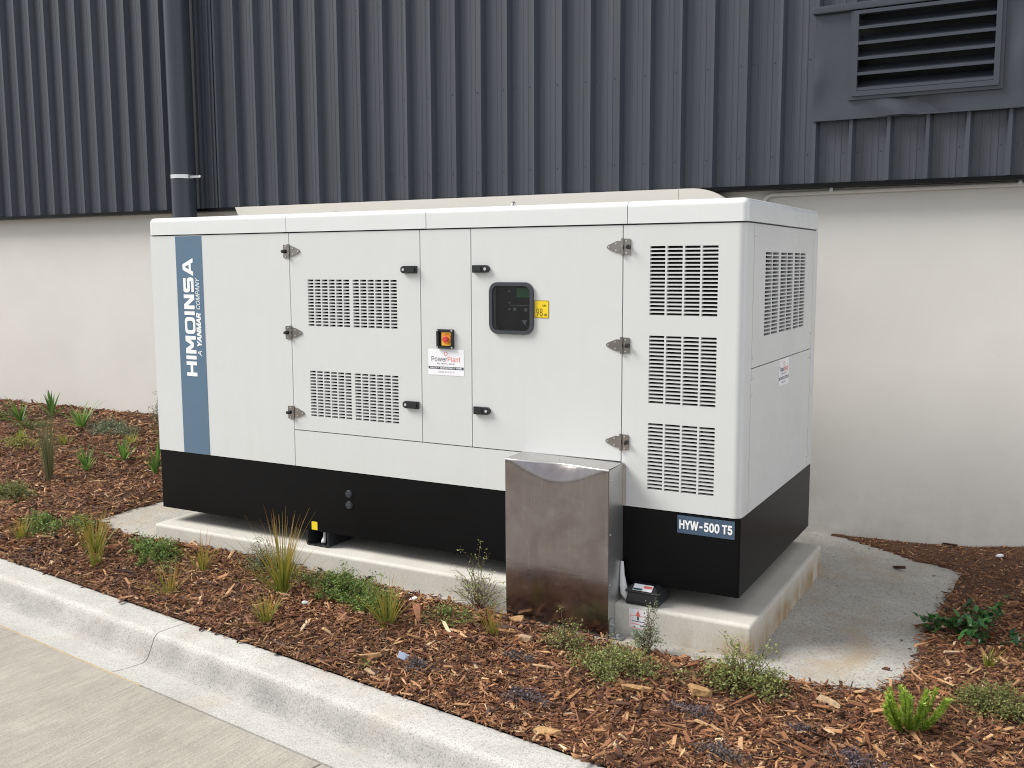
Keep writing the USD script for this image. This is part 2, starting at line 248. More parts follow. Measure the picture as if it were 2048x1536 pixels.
# mulch: the soil under it, and the chips coloured one by one
mat('mulch_soil', {'g': ('geometry', {}), 'n': ('noise_texture', {'scale': 45.0, 'detail': 5.0, 'roughness': 0.7}), 'r': ('rgb_ramp', {'ramp': [(0.3, (0.035, 0.016, 0.010)), (0.7, (0.13, 0.062, 0.032))]}),
    'b': ('bump', {'strength': 0.8, 'distance': 0.01}), 'p': ('principled_bsdf', {'roughness': 0.95})},
    [('g.position', 'n.vector'), ('n.fac', 'r.fac'), ('r.color', 'p.base_color'), ('n.fac', 'b.height'), ('b.normal', 'p.normal')])
TINTED.add('wood_chip')
mat('wood_chip', {'a': ('attribute', {'attribute': 'rnd'}), 'g': ('geometry', {}), 'r': ('rgb_ramp', {'ramp': [(0.0, (0.040, 0.016, 0.009)), (0.2, (0.090, 0.034, 0.016)), (0.45, (0.165, 0.064, 0.028)), (0.72, (0.245, 0.110, 0.046)), (0.88, (0.36, 0.19, 0.085)), (0.97, (0.48, 0.30, 0.155)), (1.0, (0.55, 0.41, 0.27))]}),
    'n': ('noise_texture', {'scale': 130.0, 'detail': 3.0}), 'fr': ('map_range', {'from_min': 0.3, 'from_max': 0.7, 'to_min': 0.80, 'to_max': 1.34}), 'm': ('mix_color', {'blend_type': 'multiply', 'fac': 1.0}),
    'lo': ('noise_texture', {'scale': 2.4, 'detail': 5.0, 'roughness': 0.6}), 'lr': ('map_range', {'from_min': 0.32, 'from_max': 0.68, 'to_min': 0.70, 'to_max': 1.25}), 'm2': ('mix_color', {'blend_type': 'multiply', 'fac': 1.0}),
    'p': ('principled_bsdf', {'roughness': 0.75})},
    [('a.fac', 'r.fac'), ('g.position', 'n.vector'), ('n.fac', 'fr.value'), ('r.color', 'm.a'), ('fr.result', 'm.b'), ('g.position', 'lo.vector'), ('lo.fac', 'lr.value'), ('m.result', 'm2.a'), ('lr.result', 'm2.b'), ('m2.result', 'p.base_color')])
def bark(name, color):
    c = np.array(color)
    mat(name, {'g': ('geometry', {}), 'mp': ('mapping', {'scale': (60, 60, 60)}), 'n': ('noise_texture', {'scale': 1.0, 'detail': 5.0}), 'r': ('rgb_ramp', {'ramp': [(0.3, tuple(c * .6)), (0.7, tuple(c * 1.25))]}),
        'b': ('bump', {'strength': 0.6, 'distance': 0.004}), 'p': ('principled_bsdf', {'roughness': 0.8})},
        [('g.position', 'mp.vector'), ('mp.vector', 'n.vector'), ('n.fac', 'r.fac'), ('r.color', 'p.base_color'), ('n.fac', 'b.height'), ('b.normal', 'p.normal')])
bark('bark_red', (0.30, 0.13, 0.07)); bark('bark_tan', (0.42, 0.25, 0.11)); bark('bark_pale', (0.43, 0.30, 0.18)); bark('bark_dark', (0.10, 0.045, 0.03))
def leafmat(name, stops, rough=0.45, trans=0.35):
    TINTED.add(name)
    mat(name, {'g': ('attribute', {'attribute': 'rnd'}), 'r': ('rgb_ramp', {'ramp': stops}), 'p': ('principled_bsdf', {'roughness': rough}), 't': ('translucent_bsdf', {}), 'm': ('mix_closure', {'fac': trans})},
        [('g.fac', 'r.fac'), ('r.color', 'p.base_color'), ('r.color', 't.color'), ('p.BSDF', 'm.closure1'), ('t.BSDF', 'm.closure2')], surface='m.closure')
leafmat('leaf_strap', [(0, (0.065, 0.15, 0.03)), (0.6, (0.14, 0.28, 0.06)), (1, (0.29, 0.42, 0.11))], 0.4)
leafmat('leaf_rush', [(0, (0.08, 0.11, 0.04)), (0.6, (0.16, 0.19, 0.08)), (1, (0.25, 0.21, 0.11))], 0.6)
leafmat('leaf_sedge', [(0, (0.10, 0.17, 0.025)), (0.3, (0.22, 0.25, 0.04)), (0.6, (0.38, 0.28, 0.05)), (1, (0.42, 0.19, 0.05))], 0.5)
leafmat('leaf_creep', [(0, (0.055, 0.12, 0.02)), (0.6, (0.15, 0.26, 0.05)), (1, (0.34, 0.42, 0.10))], 0.5)
leafmat('leaf_creep_pale', [(0, (0.11, 0.15, 0.04)), (0.6, (0.25, 0.30, 0.08)), (1, (0.45, 0.46, 0.18))], 0.5)
leafmat('leaf_grey', [(0, (0.08, 0.12, 0.06)), (0.6, (0.18, 0.23, 0.13)), (1, (0.34, 0.37, 0.25))], 0.6)
leafmat('leaf_olive', [(0, (0.09, 0.12, 0.03)), (0.6, (0.18, 0.21, 0.05)), (1, (0.30, 0.28, 0.10))], 0.6)
leafmat('leaf_fir', [(0, (0.12, 0.24, 0.02)), (0.5, (0.29, 0.44, 0.045)), (1, (0.60, 0.68, 0.14))], 0.45)
leafmat('leaf_dark', [(0, (0.012, 0.05, 0.014)), (0.6, (0.028, 0.11, 0.025)), (1, (0.08, 0.20, 0.04))], 0.25, 0.2)
leafmat('leaf_yellow', [(0, (0.16, 0.20, 0.03)), (0.6, (0.31, 0.33, 0.05)), (1, (0.46, 0.42, 0.09))], 0.5)
leafmat('leaf_purple', [(0, (0.07, 0.052, 0.066)), (0.6, (0.135, 0.105, 0.125)), (1, (0.23, 0.19, 0.21))], 0.6, 0.2)
leafmat('leaf_slate', [(0, (0.055, 0.052, 0.057)), (0.6, (0.11, 0.105, 0.115)), (1, (0.19, 0.18, 0.18))], 0.6, 0.2)
plain('stem_brown', (0.10, 0.06, 0.035), 0.8, var=0.2)
# stainless sheet: mirror-like with brushed grain, smears and a little waviness
mat('stainless', {'g': ('geometry', {}), 'mp': ('mapping', {'scale': (3.0, 3.0, 220.0)}), 'n': ('noise_texture', {'scale': 1.0, 'detail': 3.0}), 's': ('noise_texture', {'scale': 5.0, 'detail': 5.0, 'distortion': 0.4}),
    'r': ('map_range', {'from_min': 0.3, 'from_max': 0.75, 'to_min': 0.10, 'to_max': 0.26}), 'b': ('bump', {'strength': 0.12, 'distance': 0.001}),
    'c': ('rgb_ramp', {'ramp': [(0.3, (0.50, 0.475, 0.46)), (0.7, (0.58, 0.555, 0.54))]}), 'p': ('principled_bsdf', {'metallic': 1.0})},
    [('g.position', 'mp.vector'), ('mp.vector', 'n.vector'), ('g.position', 's.vector'), ('s.fac', 'r.value'), ('r.result', 'p.roughness'), ('s.fac', 'c.fac'), ('c.color', 'p.base_color'), ('n.fac', 'b.height'), ('b.normal', 'p.normal')])
mat('reflection_tinted_steel', {'g': ('geometry', {}), 'mp': ('mapping', {'scale': (2.2, 2.2, 34.0)}), 'n': ('noise_texture', {'scale': 1.0, 'detail': 6.0, 'roughness': 0.65}), 's': ('noise_texture', {'scale': 4.5, 'detail': 6.0, 'roughness': 0.65, 'distortion': 0.5}),  # clean steel; brown reflection of the surroundings is painted into its base colour
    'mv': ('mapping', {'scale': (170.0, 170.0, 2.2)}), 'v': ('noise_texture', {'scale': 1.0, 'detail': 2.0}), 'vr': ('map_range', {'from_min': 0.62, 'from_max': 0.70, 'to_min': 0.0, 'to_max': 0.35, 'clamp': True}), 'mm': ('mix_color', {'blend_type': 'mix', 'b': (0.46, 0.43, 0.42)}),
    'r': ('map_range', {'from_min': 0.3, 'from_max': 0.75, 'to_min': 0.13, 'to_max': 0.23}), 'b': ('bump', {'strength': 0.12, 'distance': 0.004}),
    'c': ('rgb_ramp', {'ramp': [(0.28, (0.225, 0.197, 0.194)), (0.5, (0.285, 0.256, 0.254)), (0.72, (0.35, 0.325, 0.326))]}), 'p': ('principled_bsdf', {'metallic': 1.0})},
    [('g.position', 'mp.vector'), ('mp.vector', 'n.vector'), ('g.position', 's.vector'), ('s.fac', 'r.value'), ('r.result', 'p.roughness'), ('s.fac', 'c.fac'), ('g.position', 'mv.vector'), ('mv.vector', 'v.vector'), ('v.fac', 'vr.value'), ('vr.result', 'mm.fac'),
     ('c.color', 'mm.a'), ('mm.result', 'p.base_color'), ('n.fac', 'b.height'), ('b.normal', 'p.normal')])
mat('window_pane', {'f': ('fresnel', {'IOR': 1.45}), 't': ('transparent_bsdf', {'color': (0.75, 0.76, 0.77)}), 'g': ('glossy_bsdf', {'color': (1, 1, 1), 'roughness': 0.03}), 'm': ('mix_closure', {})},
    [('f.fac', 'm.fac'), ('t.BSDF', 'm.closure1'), ('g.BSDF', 'm.closure2')], surface='m.closure')

# ------------------------------------------------------------------ the lie of the land
L, D, ZB, ZC = 4.30, 1.674, 0.428, 1.969
WALL_Y, PAN_Y, CREST_Y, CLAD_Z = 2.60, 2.500, 2.446, 2.334
def sstep(a, b, x):
    t = np.clip((np.asarray(x, float) - a) / (b - a), 0, 1); return t * t * (3 - 2 * t)
def kerb_y(x): return -.783 - .138 * np.asarray(x, float)
def zg(x, y):
    x, y = np.asarray(x, float), np.asarray(y, float)
    zp = np.interp(x, [-1.5, 0, 4.4, 8], [-.19, -.2, -.285, -.30]); t = np.clip((y - kerb_y(x)) / (-.1 - kerb_y(x)), 0, 1)
    wl = sstep(.2, -1.4, x)
    front = -.352 + (zp + .352) * (.35 * t + .65 * sstep(0, 1, t))
    back = zp + wl * .30 * np.clip((y + .1) / 2.73, 0, 1) - (1 - wl) * .01 * np.clip((y + .1) / 2.73, 0, 1)
    return np.where(y < -.1, front, back)
APRON = [(4.15, 2.62), (4.45, 2.50), (4.69, 2.34), (4.92, 2.17), (5.11, 2.12), (5.24, 2.02), (5.20, 1.78), (5.19, 1.53), (5.20, 1.30), (5.18, 1.07), (5.14, .81), (5.16, .48), (5.15, .30), (5.15, .17), (5.10, -.06),
    (5.01, -.20), (4.91, -.235), (4.81, -.235), (4.58, -.28), (4.29, -.265), (3.90, -.30), (3.43, -.24), (2.96, -.21), (2.2, -.155), (1.63, -.15), (1.10, -.12), (.55, -.13), (.17, -.15), (-.08, -.19), (-.33, -.155), (-.68, -.03), (-.685, .20), (-.64, .56), (-.6, 2.62)]
apron_poly = Polygon(APRON).buffer(.03).buffer(-.03)
shapely.prepare(apron_poly)
def sdist(x, y):
    """Distance outside the bare concrete, negative on it."""
    p = shapely.points(x, y); d = shapely.distance(apron_poly.exterior, p)
    return np.where(shapely.contains_xy(apron_poly, x, y), -d, d)
def grid(xs, ys):
    X, Y = np.meshgrid(xs, ys, indexing='ij'); nx, ny = len(xs), len(ys)
    i, j = np.meshgrid(np.arange(nx - 1), np.arange(ny - 1), indexing='ij'); a = i * ny + j
    return X.ravel(), Y.ravel(), np.stack([a, a + ny, a + ny + 1, a + 1], -1).reshape(-1, 4)
KA = math.atan(-.138); KU = np.array([math.cos(KA), math.sin(KA), 0]); KN = np.array([math.sin(KA), -math.cos(KA), 0]); KO = np.array([0, -.783, 0])
def kerb_frame(m, s0=0.0):
    """(along, outwards, up) -> world."""
    T = np.eye(4); T[:3, 0], T[:3, 1], T[:3, 2], T[:3, 3] = KU, KN, (0, 0, 1), KO + KU * s0
    m.apply_transform(T); m.invert() if np.linalg.det(T[:3, :3]) < 0 else None; return m

# ------------------------------------------------------------------ ground, mulch bed, apron, kerb, driveway
obj('ground', bx(-150, 150, -150, 150, -1.1, -0.80), 'ground', kind='structure', label='grey ground running on beyond the driveway')
X, Y, F = grid(np.arange(-12, 11.01, .045), np.linspace(0, 1, 76))
Yw = kerb_y(X) - .01 + (WALL_Y + .02 - (kerb_y(X) - .01)) * Y
sd = sdist(X, Yw); nz = meshkit.fbm(np.stack([X * 3, Yw * 3, X * 0], -1), 4, 5) - .5
Z = zg(X, Yw) + np.where(sd > 0, .010, 0) - .035 * sstep(.02, -.05, sd) + nz * .045 * sstep(0, .15, np.abs(sd)) * sstep(0, .12, Yw - kerb_y(X))
Z += .10 * np.exp(-((X - 5.75) ** 2 / .25 + (Yw - 2.6) ** 2 / .12)) 
mulch_Z = (X.copy(), Yw.copy(), Z.copy())
bed = trimesh.Trimesh(np.stack([X, Yw, Z], -1), np.vstack([F[:, [0, 1, 2]], F[:, [0, 2, 3]]]), process=False)
obj('mulch_bed', bed, 'mulch_soil', smooth=True, kind='structure', label='sloping bark mulch bed between the kerb and the building')
def mound(x, y): return .10 * np.exp(-((x - 5.75) ** 2 / .25 + (y - 2.6) ** 2 / .12))
def mz(x, y):
    x, y = np.asarray(x, float), np.asarray(y, float)
    n = meshkit.fbm(np.stack([x * 3, y * 3, x * 0], -1), 4, 5) - .5
    return zg(x, y) + .010 + n * .045 * sstep(0, .15, np.abs(sdist(x, y))) * sstep(0, .12, y - kerb_y(x)) + mound(x, y)
X, Y, F = grid(np.arange(-1.0, 5.6, .06), np.arange(-.5, 2.62, .06))
keep = shapely.contains_xy(apron_poly.buffer(.10), X, Y); F = F[keep[F].all(1)]
ids = np.unique(F); re = np.full(len(X), -1); re[ids] = np.arange(len(ids))
apz = zg(X, Y) + (meshkit.fbm(np.stack([X * 2, Y * 2, X * 0], -1), 3, 9) - .5) * .010
top = trimesh.Trimesh(np.stack([X, Y, apz], -1)[ids], np.vstack([re[F][:, [0, 1, 2]], re[F][:, [0, 2, 3]]]), process=False)
obj('concrete_apron', top, 'apron_concrete', smooth=True, kind='structure', label='rough stained concrete apron around the plinth, edged by mulch')

kerb = thing('kerb', 'pale concrete kerb and channel running along the mulch bed', 'kerb', kind='structure')
def arc(cx, cz, r, a0, a1, n=6): return [(cx + r * math.cos(a), cz + r * math.sin(a)) for a in np.radians(np.linspace(a0, a1, n))]
KP = [(-.01, -.62), (-.01, -.375)] + arc(.012, -.374, .022, 180, 90, 4) + [(.10, -.350)] + arc(.185, -.402, .050, 88, 12, 8) + arc(.318, -.452, .050, 200, 262, 7) + [(.42, -.498), (.505, -.488), (.505, -.62)]
kpoly = Polygon(KP)
def kerb_section(s0, s1):
    m = ext(kpoly, s1 - s0); v = m.vertices.copy(); m.vertices = np.stack([v[:, 2] + s0, v[:, 0], v[:, 1]], -1)
    return kerb_frame(m)
for a, b in ((-9.0, -4.8), (-4.793, -1.9), (-1.893, 1.262), (1.269, 4.4), (4.407, 7.5), (7.507, 11)):
    obj('kerb_section', kerb_section(a, b), 'kerb_concrete', kerb, smooth=35)
drive = thing('driveway', 'broom-finished concrete driveway in front of the kerb', 'driveway', kind='structure')
def slab(s0, s1, n0, n1, z=-.489):
    m = man(rbox(s0, s1, n0, n1, z - .20, z, .006, 8)); return kerb_frame(m)
for a, b in ((-9.6, -6.6), (-6.592, -3.3), (-3.292, 2.97), (2.978, 6.2), (6.208, 10.5)):
    for c, d in ((.512, 4.2), (4.208, 8.2)):
        obj('concrete_slab', slab(a, b, c, d), 'driveway_concrete', drive, smooth=30)
obj('joint_sealant', kerb_frame(bx(-6, 1.55, .503, .516, -.52, -.4895)), 'sealant_tan', drive)
obj('joint_dark_filler', kerb_frame(bx(1.55, 9, .506, .511, -.56, -.508)), 'joint_dark', drive)  # dark filler set low in the open joint

# ------------------------------------------------------------------ building: precast wall with ribbed cladding above
bld = thing('industrial_building', 'warehouse wall of dark ribbed metal cladding above a cream concrete base', 'building')
xs = [-14.0, -6.55, 0.0, 3.084, 9.5]
for a, b in zip(xs[:-1], xs[1:]):
    obj('wall_panel', bx(a + .004, b - .004, WALL_Y, WALL_Y + .18, -.75, 2.75), 'wall_paint', bld)
obj('wall_core', bx(-14, 9.5, WALL_Y + .19, WALL_Y + .3, -.75, 6.3), 'interior', bld)
PITCH_X, X0 = 0.254, 0.034
def rib_profile(x0):
    """Front line of one pitch that starts at the foot of the rib whose crest ends at x0."""
    a = x0 + .016; b = a + PITCH_X - .016 - .022 - .016 - .001
    pts = [(a, PAN_Y)]
    for c in (a + (b - a) * .30, a + (b - a) * .52, a + (b - a) * .74):
        pts += [(c - .010, PAN_Y), (c - .006, PAN_Y - .0022), (c + .006, PAN_Y - .0022), (c + .010, PAN_Y)]
    return pts + [(b, PAN_Y), (b + .016, CREST_Y), (b + .038, CREST_Y)]
def sheet(k, n, z0, z1):
    pts = []
    for i in range(n): pts += rib_profile(X0 + (k + i) * PITCH_X)
    end = X0 + (k + n) * PITCH_X + .0150
    pts += [(end, PAN_Y + .0005), (end, PAN_Y + .03), (pts[0][0], PAN_Y + .03)]
    m = ext(Polygon(pts), z1 - z0); m.apply_translation([0, 0, z0]); return m
for k in range(-54, 36, 3):
    if 15 <= k < 24: continue
    obj('cladding_sheet', sheet(k, 3, CLAD_Z, 6.2), 'cladding', bld)
obj('cladding_sheet', sheet(15, 1, CLAD_Z, 6.2), 'cladding', bld)
for k, n in ((16, 3), (19, 3), (22, 2)):                # under and over the louvre
    obj('cladding_sheet', sheet(k, n, CLAD_Z, 2.92), 'cladding', bld)
    obj('cladding_sheet', sheet(k, n, 3.525, 6.2), 'cladding', bld)
obj('corner_flashing', cat(bx(-1.955, -1.79, 2.452, 2.49, CLAD_Z, 6.2), bx(-1.93, -1.905, 2.440, 2.453, CLAD_Z, 6.2), bx(-1.84, -1.825, 2.440, 2.453, CLAD_Z, 6.2)), 'flashing', bld)
obj('base_trim', bx(-14, 9.5, 2.452, 2.598, 2.302, CLAD_Z - .0005), 'black_paint', bld)
obj('parapet_cap', bx(-14, 9.5, 2.40, 3.0, 6.2, 6.36), 'flashing', bld)
scr = []
head = man(manifold3d.Manifold.cylinder(.005, .0058, .004, 8)); head.apply_transform(trimesh.geometry.align_vectors([0, 0, 1], [0, -1, 0]))
for k in range(-38, 30):
    for z in (2.545, 3.22, 4.05):
        if 16 <= k <= 21 and z == 3.22: continue
        for dx in (.034, .185):
            h = head.copy(); h.apply_translation([X0 + k * PITCH_X + dx, PAN_Y, z]); scr.append(h)
obj('cladding_screw', cat(*scr), 'cladding_screw', bld, kind='stuff')

# louvre vent and its flat flashing
lv = thing('louvre_vent', 'dark metal louvre vent set in a flat buckled flashing on the upper wall', 'vent')
xs_, zs_ = np.linspace(4.082, 5.54, 60), np.linspace(2.772, 3.500, 34)
Xp, Zp, Fp = grid(xs_, zs_)
buck = .010 * np.exp(-(((Xp - 4.62) + (Zp - 2.84) * .9) ** 2 / .012)) * sstep(2.98, 2.80, Zp) - .007 * np.exp(-(((Xp - 4.80) + (Zp - 2.84) * .9) ** 2 / .010)) * sstep(2.98, 2.80, Zp)
buck += .006 * np.exp(-((Xp - 5.42) ** 2 / .004 + (Zp - 3.1) ** 2 / .05)) + .008 * np.exp(-((Xp - 4.10) ** 2 / .004 + (Zp - 3.05) ** 2 / .02)) + .004 * (meshkit.fbm(np.stack([Xp * 4, Zp * 4, Xp * 0], -1), 3, 3) - .5)
FLY = 2.428
frontv = np.stack([Xp, FLY - 3.2 * buck, Zp], -1); backv = np.stack([Xp, np.full_like(Xp, FLY + .016), Zp], -1)
hole = lambda f: ~((Xp[f].mean(1) > 4.36) & (Xp[f].mean(1) < 5.26) & (Zp[f].mean(1) > 2.93))
Fq = Fp[hole(Fp)]
ff = np.vstack([Fq[:, [0, 1, 2]], Fq[:, [0, 2, 3]]])
obj('flashing_panel', trimesh.Trimesh(np.vstack([frontv, backv]), np.vstack([ff, ff[:, ::-1] + len(Xp)]), process=False), 'flashing', lv, smooth=True)
obj('flashing_fold', cat(bx(4.078, 5.544, FLY - .004, FLY + .02, 2.766, 2.774), bx(4.076, 4.083, FLY - .002, FLY + .06, 2.775, 3.50)), 'flashing', lv)
obj('head_flashing', man(rbox(4.06, 5.56, 2.385, 2.46, 3.502, 3.552, .008, 8)), 'flashing', lv, smooth=30)
fr0 = sbox(4.322, 2.893, 5.298, 3.498)
obj('frame', cat(fplate(fr0.difference(sbox(4.350, 2.921, 5.270, 3.49)), 2.404, .03), fplate(sbox(4.344, 2.916, 5.276, 3.494).difference(sbox(4.378, 2.950, 5.242, 3.470)), 2.390, .05)), 'flashing', lv)
for i in range(6):
    z = 2.953 + .1035 * i
    pts = [(2.392, z), (2.392, z + .020), (2.398, z + .020), (2.402, z + .012), (2.508, z + .083), (2.511, z + .078), (2.404, z)]
    m = ext(Polygon(pts), .872); v = m.vertices.copy(); m.vertices = np.stack([4.374 + v[:, 2], v[:, 0], v[:, 1]], -1); m.invert() if m.volume < 0 else None
    obj('louvre_blade', m, 'flashing', lv)
obj('backing', bx(4.34, 5.28, 2.556, 2.59, 2.90, 3.52), 'interior', lv)

# downpipe with its steel strap
dp = thing('downpipe', 'dark round downpipe on the cladding behind the left end of the generator', 'pipe')
obj('pipe', cyl((-2.128, 2.33, -.05), (-2.128, 2.33, 6.2), .122, 40), 'pipe_paint', dp, smooth=40)
ang = np.radians(np.linspace(150, 375, 26))
band = Polygon([(.127 * math.cos(a), .127 * math.sin(a)) for a in ang] + [(.123 * math.cos(a), .123 * math.sin(a)) for a in ang[::-1]])
m = ext(band, .038); m.apply_translation([-2.128, 2.33, 2.625]); 
arm = bx(-2.012, -1.90, 2.352, 2.357, 2.632, 2.656)
obj('strap', cat(m, arm, cyl((-1.91, 2.34, 2.644), (-1.91, 2.375, 2.644), .014, 8)), 'screw_steel', dp)

# cream duct cover along the wall behind the canopy
dc = thing('duct_cover', 'long cream duct cover with a rounded right end under the cladding behind the canopy', 'duct cover')
z0, z1 = 1.95, 2.330
body = Polygon([(-1.33, z0), (-1.52, z1), (3.080, z1), (3.080, z0)])
obj('straight_cover', fplate(body, 2.412, .186), 'cover_cream', dc)
endp = Polygon([(3.084, z0), (3.084, z1), (3.18, z1)] + [(3.18 + .36 * math.sin(a), z1 - .26 + .26 * math.cos(a)) for a in np.radians(np.linspace(5, 90, 12))] + [(3.54, z0)])
obj('end_piece', fplate(endp, 2.412, .186), 'cover_cream', dc)

# thin conduit under the cladding at the right
cd = thing('wall_conduit', 'thin cream conduit with an elbow clipped to the wall under the louvre', 'conduit')
pts = [(3.70, 2.575, 1.2), (3.70, 2.575, 2.20)] + [(3.70 + .07 - .07 * math.cos(a), 2.575, 2.20 + .07 * math.sin(a)) for a in np.radians(np.linspace(15, 90, 6))] + [(5.0, 2.575, 2.278), (6.2, 2.575, 2.285)]
obj('tube', tube(pts, .016), 'wall_paint', cd, smooth=True)
for x in (4.20, 5.43): obj('clip', cat(bx(x - .013, x + .013, 2.548, 2.60, 2.275, 2.292), bx(x - .010, x + .010, 2.546, 2.552, 2.285, 2.33)), 'galvanised', cd)

# ------------------------------------------------------------------ plinth
pl = man(rbox(.02, 4.405, -.105, 1.60, -.60, -.10, .022, 16))
obj('concrete_plinth', pl, 'plinth_stained', smooth=30, label='thick pale concrete plinth with brown stained corner under the generator', cat='plinth')

# ------------------------------------------------------------------ generator set
G = thing('diesel_generator', 'white enclosed diesel generator set on a black base with blue stripe', 'generator')
base = manifold3d.Manifold.batch_hull([manifold3d.Manifold.cylinder(ZB - .003, .012, .012, 16).translate([x, y, 0]) for x in (.012, L - .012) for y in (.012, D - .012)])
obj('base_frame', man(base), 'black_paint', G, smooth=30)
obj('inner_core', bx(.06, L - .06, .07, D - .06, ZB - .02, ZC), 'interior', G)
T = .03
def slots(x0, x1, z0, z1, cols, rows, gx, hz):
    """Boxes of an array of slots; cols: groups of (start, end, n)."""
    out = []
    ph = (z1 - z0) / rows
    for a, b, n in cols:
        w = (b - a + gx) / n
        for c in range(n):
            for r in range(rows):
                zz = z0 + (r + .5) * ph
                out.append((a + c * w, a + c * w + w - gx, zz - hz / 2, zz + hz / 2))
    return out
def pierced(poly, sl): return poly.difference(shapely.union_all([sbox(a, c, b, d) for a, b, c, d in sl]))
def slat_mesh(sl, side=False):
    """Pressed vanes behind the slots: each rises inwards from the slot's lower edge."""
    ms = []
    for a, b, c, d in sl:
        h = d - c
        prof = [(0.004, c - .0015), (0.004, c + .0005), (.020, c + h * .24), (.021, c + h * .24 - .002)]
        m = ext(Polygon(prof), b - a); v = m.vertices.copy()
        m.vertices = np.stack([a + v[:, 2], v[:, 0], v[:, 1]], -1) if not side else np.stack([L - v[:, 0], a + v[:, 2], v[:, 1]], -1)
        if m.volume < 0: m.invert()
        ms.append(m)
    return cat(*ms)
g6 = .010
V1 = slots(0, 0, 1.362, 1.670, [(1.431, 1.768, 6), (1.796, 2.134, 6)], 15, g6, .0130)
V2 = slots(0, 0, .769, 1.077, [(1.431, 1.768, 6), (1.796, 2.134, 6)], 15, g6, .0130)
V3 = [slots(0, 0, z0, z1, [(3.780, 4.153, 4)], 18, .0105, .0134) for z0, z1 in ((1.482, 1.856), (1.006, 1.380), (.531, .905))]
VS = slots(0, 0, 1.362, 1.823, [(.375, .507, 2), (.533, .665, 2), (.710, .848, 2), (.866, 1.000, 2), (1.046, 1.178, 2), (1.196, 1.326, 2)][:0] + [(.375, .665, 2), (.710, 1.000, 2), (1.046, 1.326, 2)], 22, .018, .0138)
GAP = .003
ZT = ZC - .004
# left end panel, doors, post, lower panel
endp_ = obj('end_panel', fplate(sbox(0, ZB, 1.281 , ZT), 0, T), 'white_paint', G)
door1 = obj('door', fplate(pierced(sbox(1.287, .675, 2.306, ZT), V1 + V2), 0, T), 'white_paint', G)
obj('louvre_slats', slat_mesh(V1), 'slat_paint', door1, kind='stuff'); obj('louvre_slats', slat_mesh(V2), 'slat_paint', door1, kind='stuff')
for z0, z1 in ((1.34, 1.69), (.75, 1.10)): obj('vent_backing', bx(1.41, 2.155, .034, .062, z0, z1), 'interior', door1)
post = obj('centre_post_panel', fplate(sbox(2.312, .675, 2.664, ZT), 0, T), 'white_paint', G)
door2 = obj('door', fplate(sbox(2.670, .675, 3.622, ZT).difference(rrect(2.815, 3.064, 1.378, 1.638, .03)), 0, T), 'white_paint', G)
obj('lower_panel', fplate(sbox(1.287, ZB, 3.622, .669), 0, T), 'white_paint', G)
# right corner panel with three vents, its rounded corner and return
gp = obj('corner_panel', cat(fplate(pierced(sbox(3.628, ZB, 4.255, ZT), V3[0] + V3[1] + V3[2]), 0, T)), 'white_paint', G)
cr = [(4.255, 0)] + [(4.255 + .045 * math.sin(a), .045 - .045 * math.cos(a)) for a in np.radians(np.linspace(0, 90, 12))][1:] + [(L, .136), (L - T, .136), (L - T, T), (4.255, T)]
m = ext(Polygon(cr), ZT - ZB); m.apply_translation([0, 0, ZB]); obj('rounded_corner', m, 'white_paint', gp, smooth=30)
for v in V3: obj('louvre_slats', slat_mesh(v), 'slat_paint', gp, kind='stuff')
for z0, z1 in ((1.46, 1.88), (.985, 1.40), (.51, .925)): obj('vent_backing', bx(3.76, 4.175, .034, .062, z0, z1), 'interior', gp)
# right end: upper panel with vent, lower panel, rear corner
su = obj('side_panel', splate(pierced(sbox(.141, 1.210, 1.553, ZT), VS), L, T), 'white_paint', G, label='upper right end panel with a vent')
obj('louvre_slats', slat_mesh(VS, True), 'slat_paint', su, kind='stuff'); obj('vent_backing', bx(L - .058, L - .034, .35, 1.35, 1.34, 1.845), 'interior', su)
sl_ = obj('side_panel', splate(sbox(.141, ZB, 1.553, 1.205), L, T), 'white_paint', G, label='plain lower right end panel')
obj('rear_corner_post', bx(L - T, L, 1.558, D, ZB, ZT), 'white_paint', G)
obj('rear_panel', bx(0.031, L - T - .001, D - T, D, ZB, ZT), 'white_paint', G)
obj('left_side_panel', bx(0, T, T + .001, D, ZB, ZT), 'white_paint', G)
def screw(x, y, z, side, parent, r=.008):
    d = np.array([1, 0, 0]) if side else np.array([0, -1, 0]); p = np.array([x, y, z], float)
    obj('screw', cat(cyl(p - d * .001, p + d * .004, r, 10, r * .7)), 'screw_steel', parent, smooth=30)
for y, z in ((.155, 1.905), (.155, 1.265), (1.535, 1.31)): screw(L, y, z, True, su)
for y, z in ((.155, 1.155), (.155, .74 + .33), (.155, .50), (1.535, 1.155), (1.535, .50)): screw(L, y, z, True, sl_)
# roof canopy in four lengths
cuts = [0, 1.268, 2.359, 3.651, L]
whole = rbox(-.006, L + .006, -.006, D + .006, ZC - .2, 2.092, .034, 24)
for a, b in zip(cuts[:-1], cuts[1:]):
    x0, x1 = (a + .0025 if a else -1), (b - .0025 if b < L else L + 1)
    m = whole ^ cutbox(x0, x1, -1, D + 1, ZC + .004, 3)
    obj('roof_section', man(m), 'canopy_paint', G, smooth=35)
obj('roof_seal', bx(.01, L - .01, .012, D - .01, ZC - .003, ZC + .02), 'dark_bezel', G)
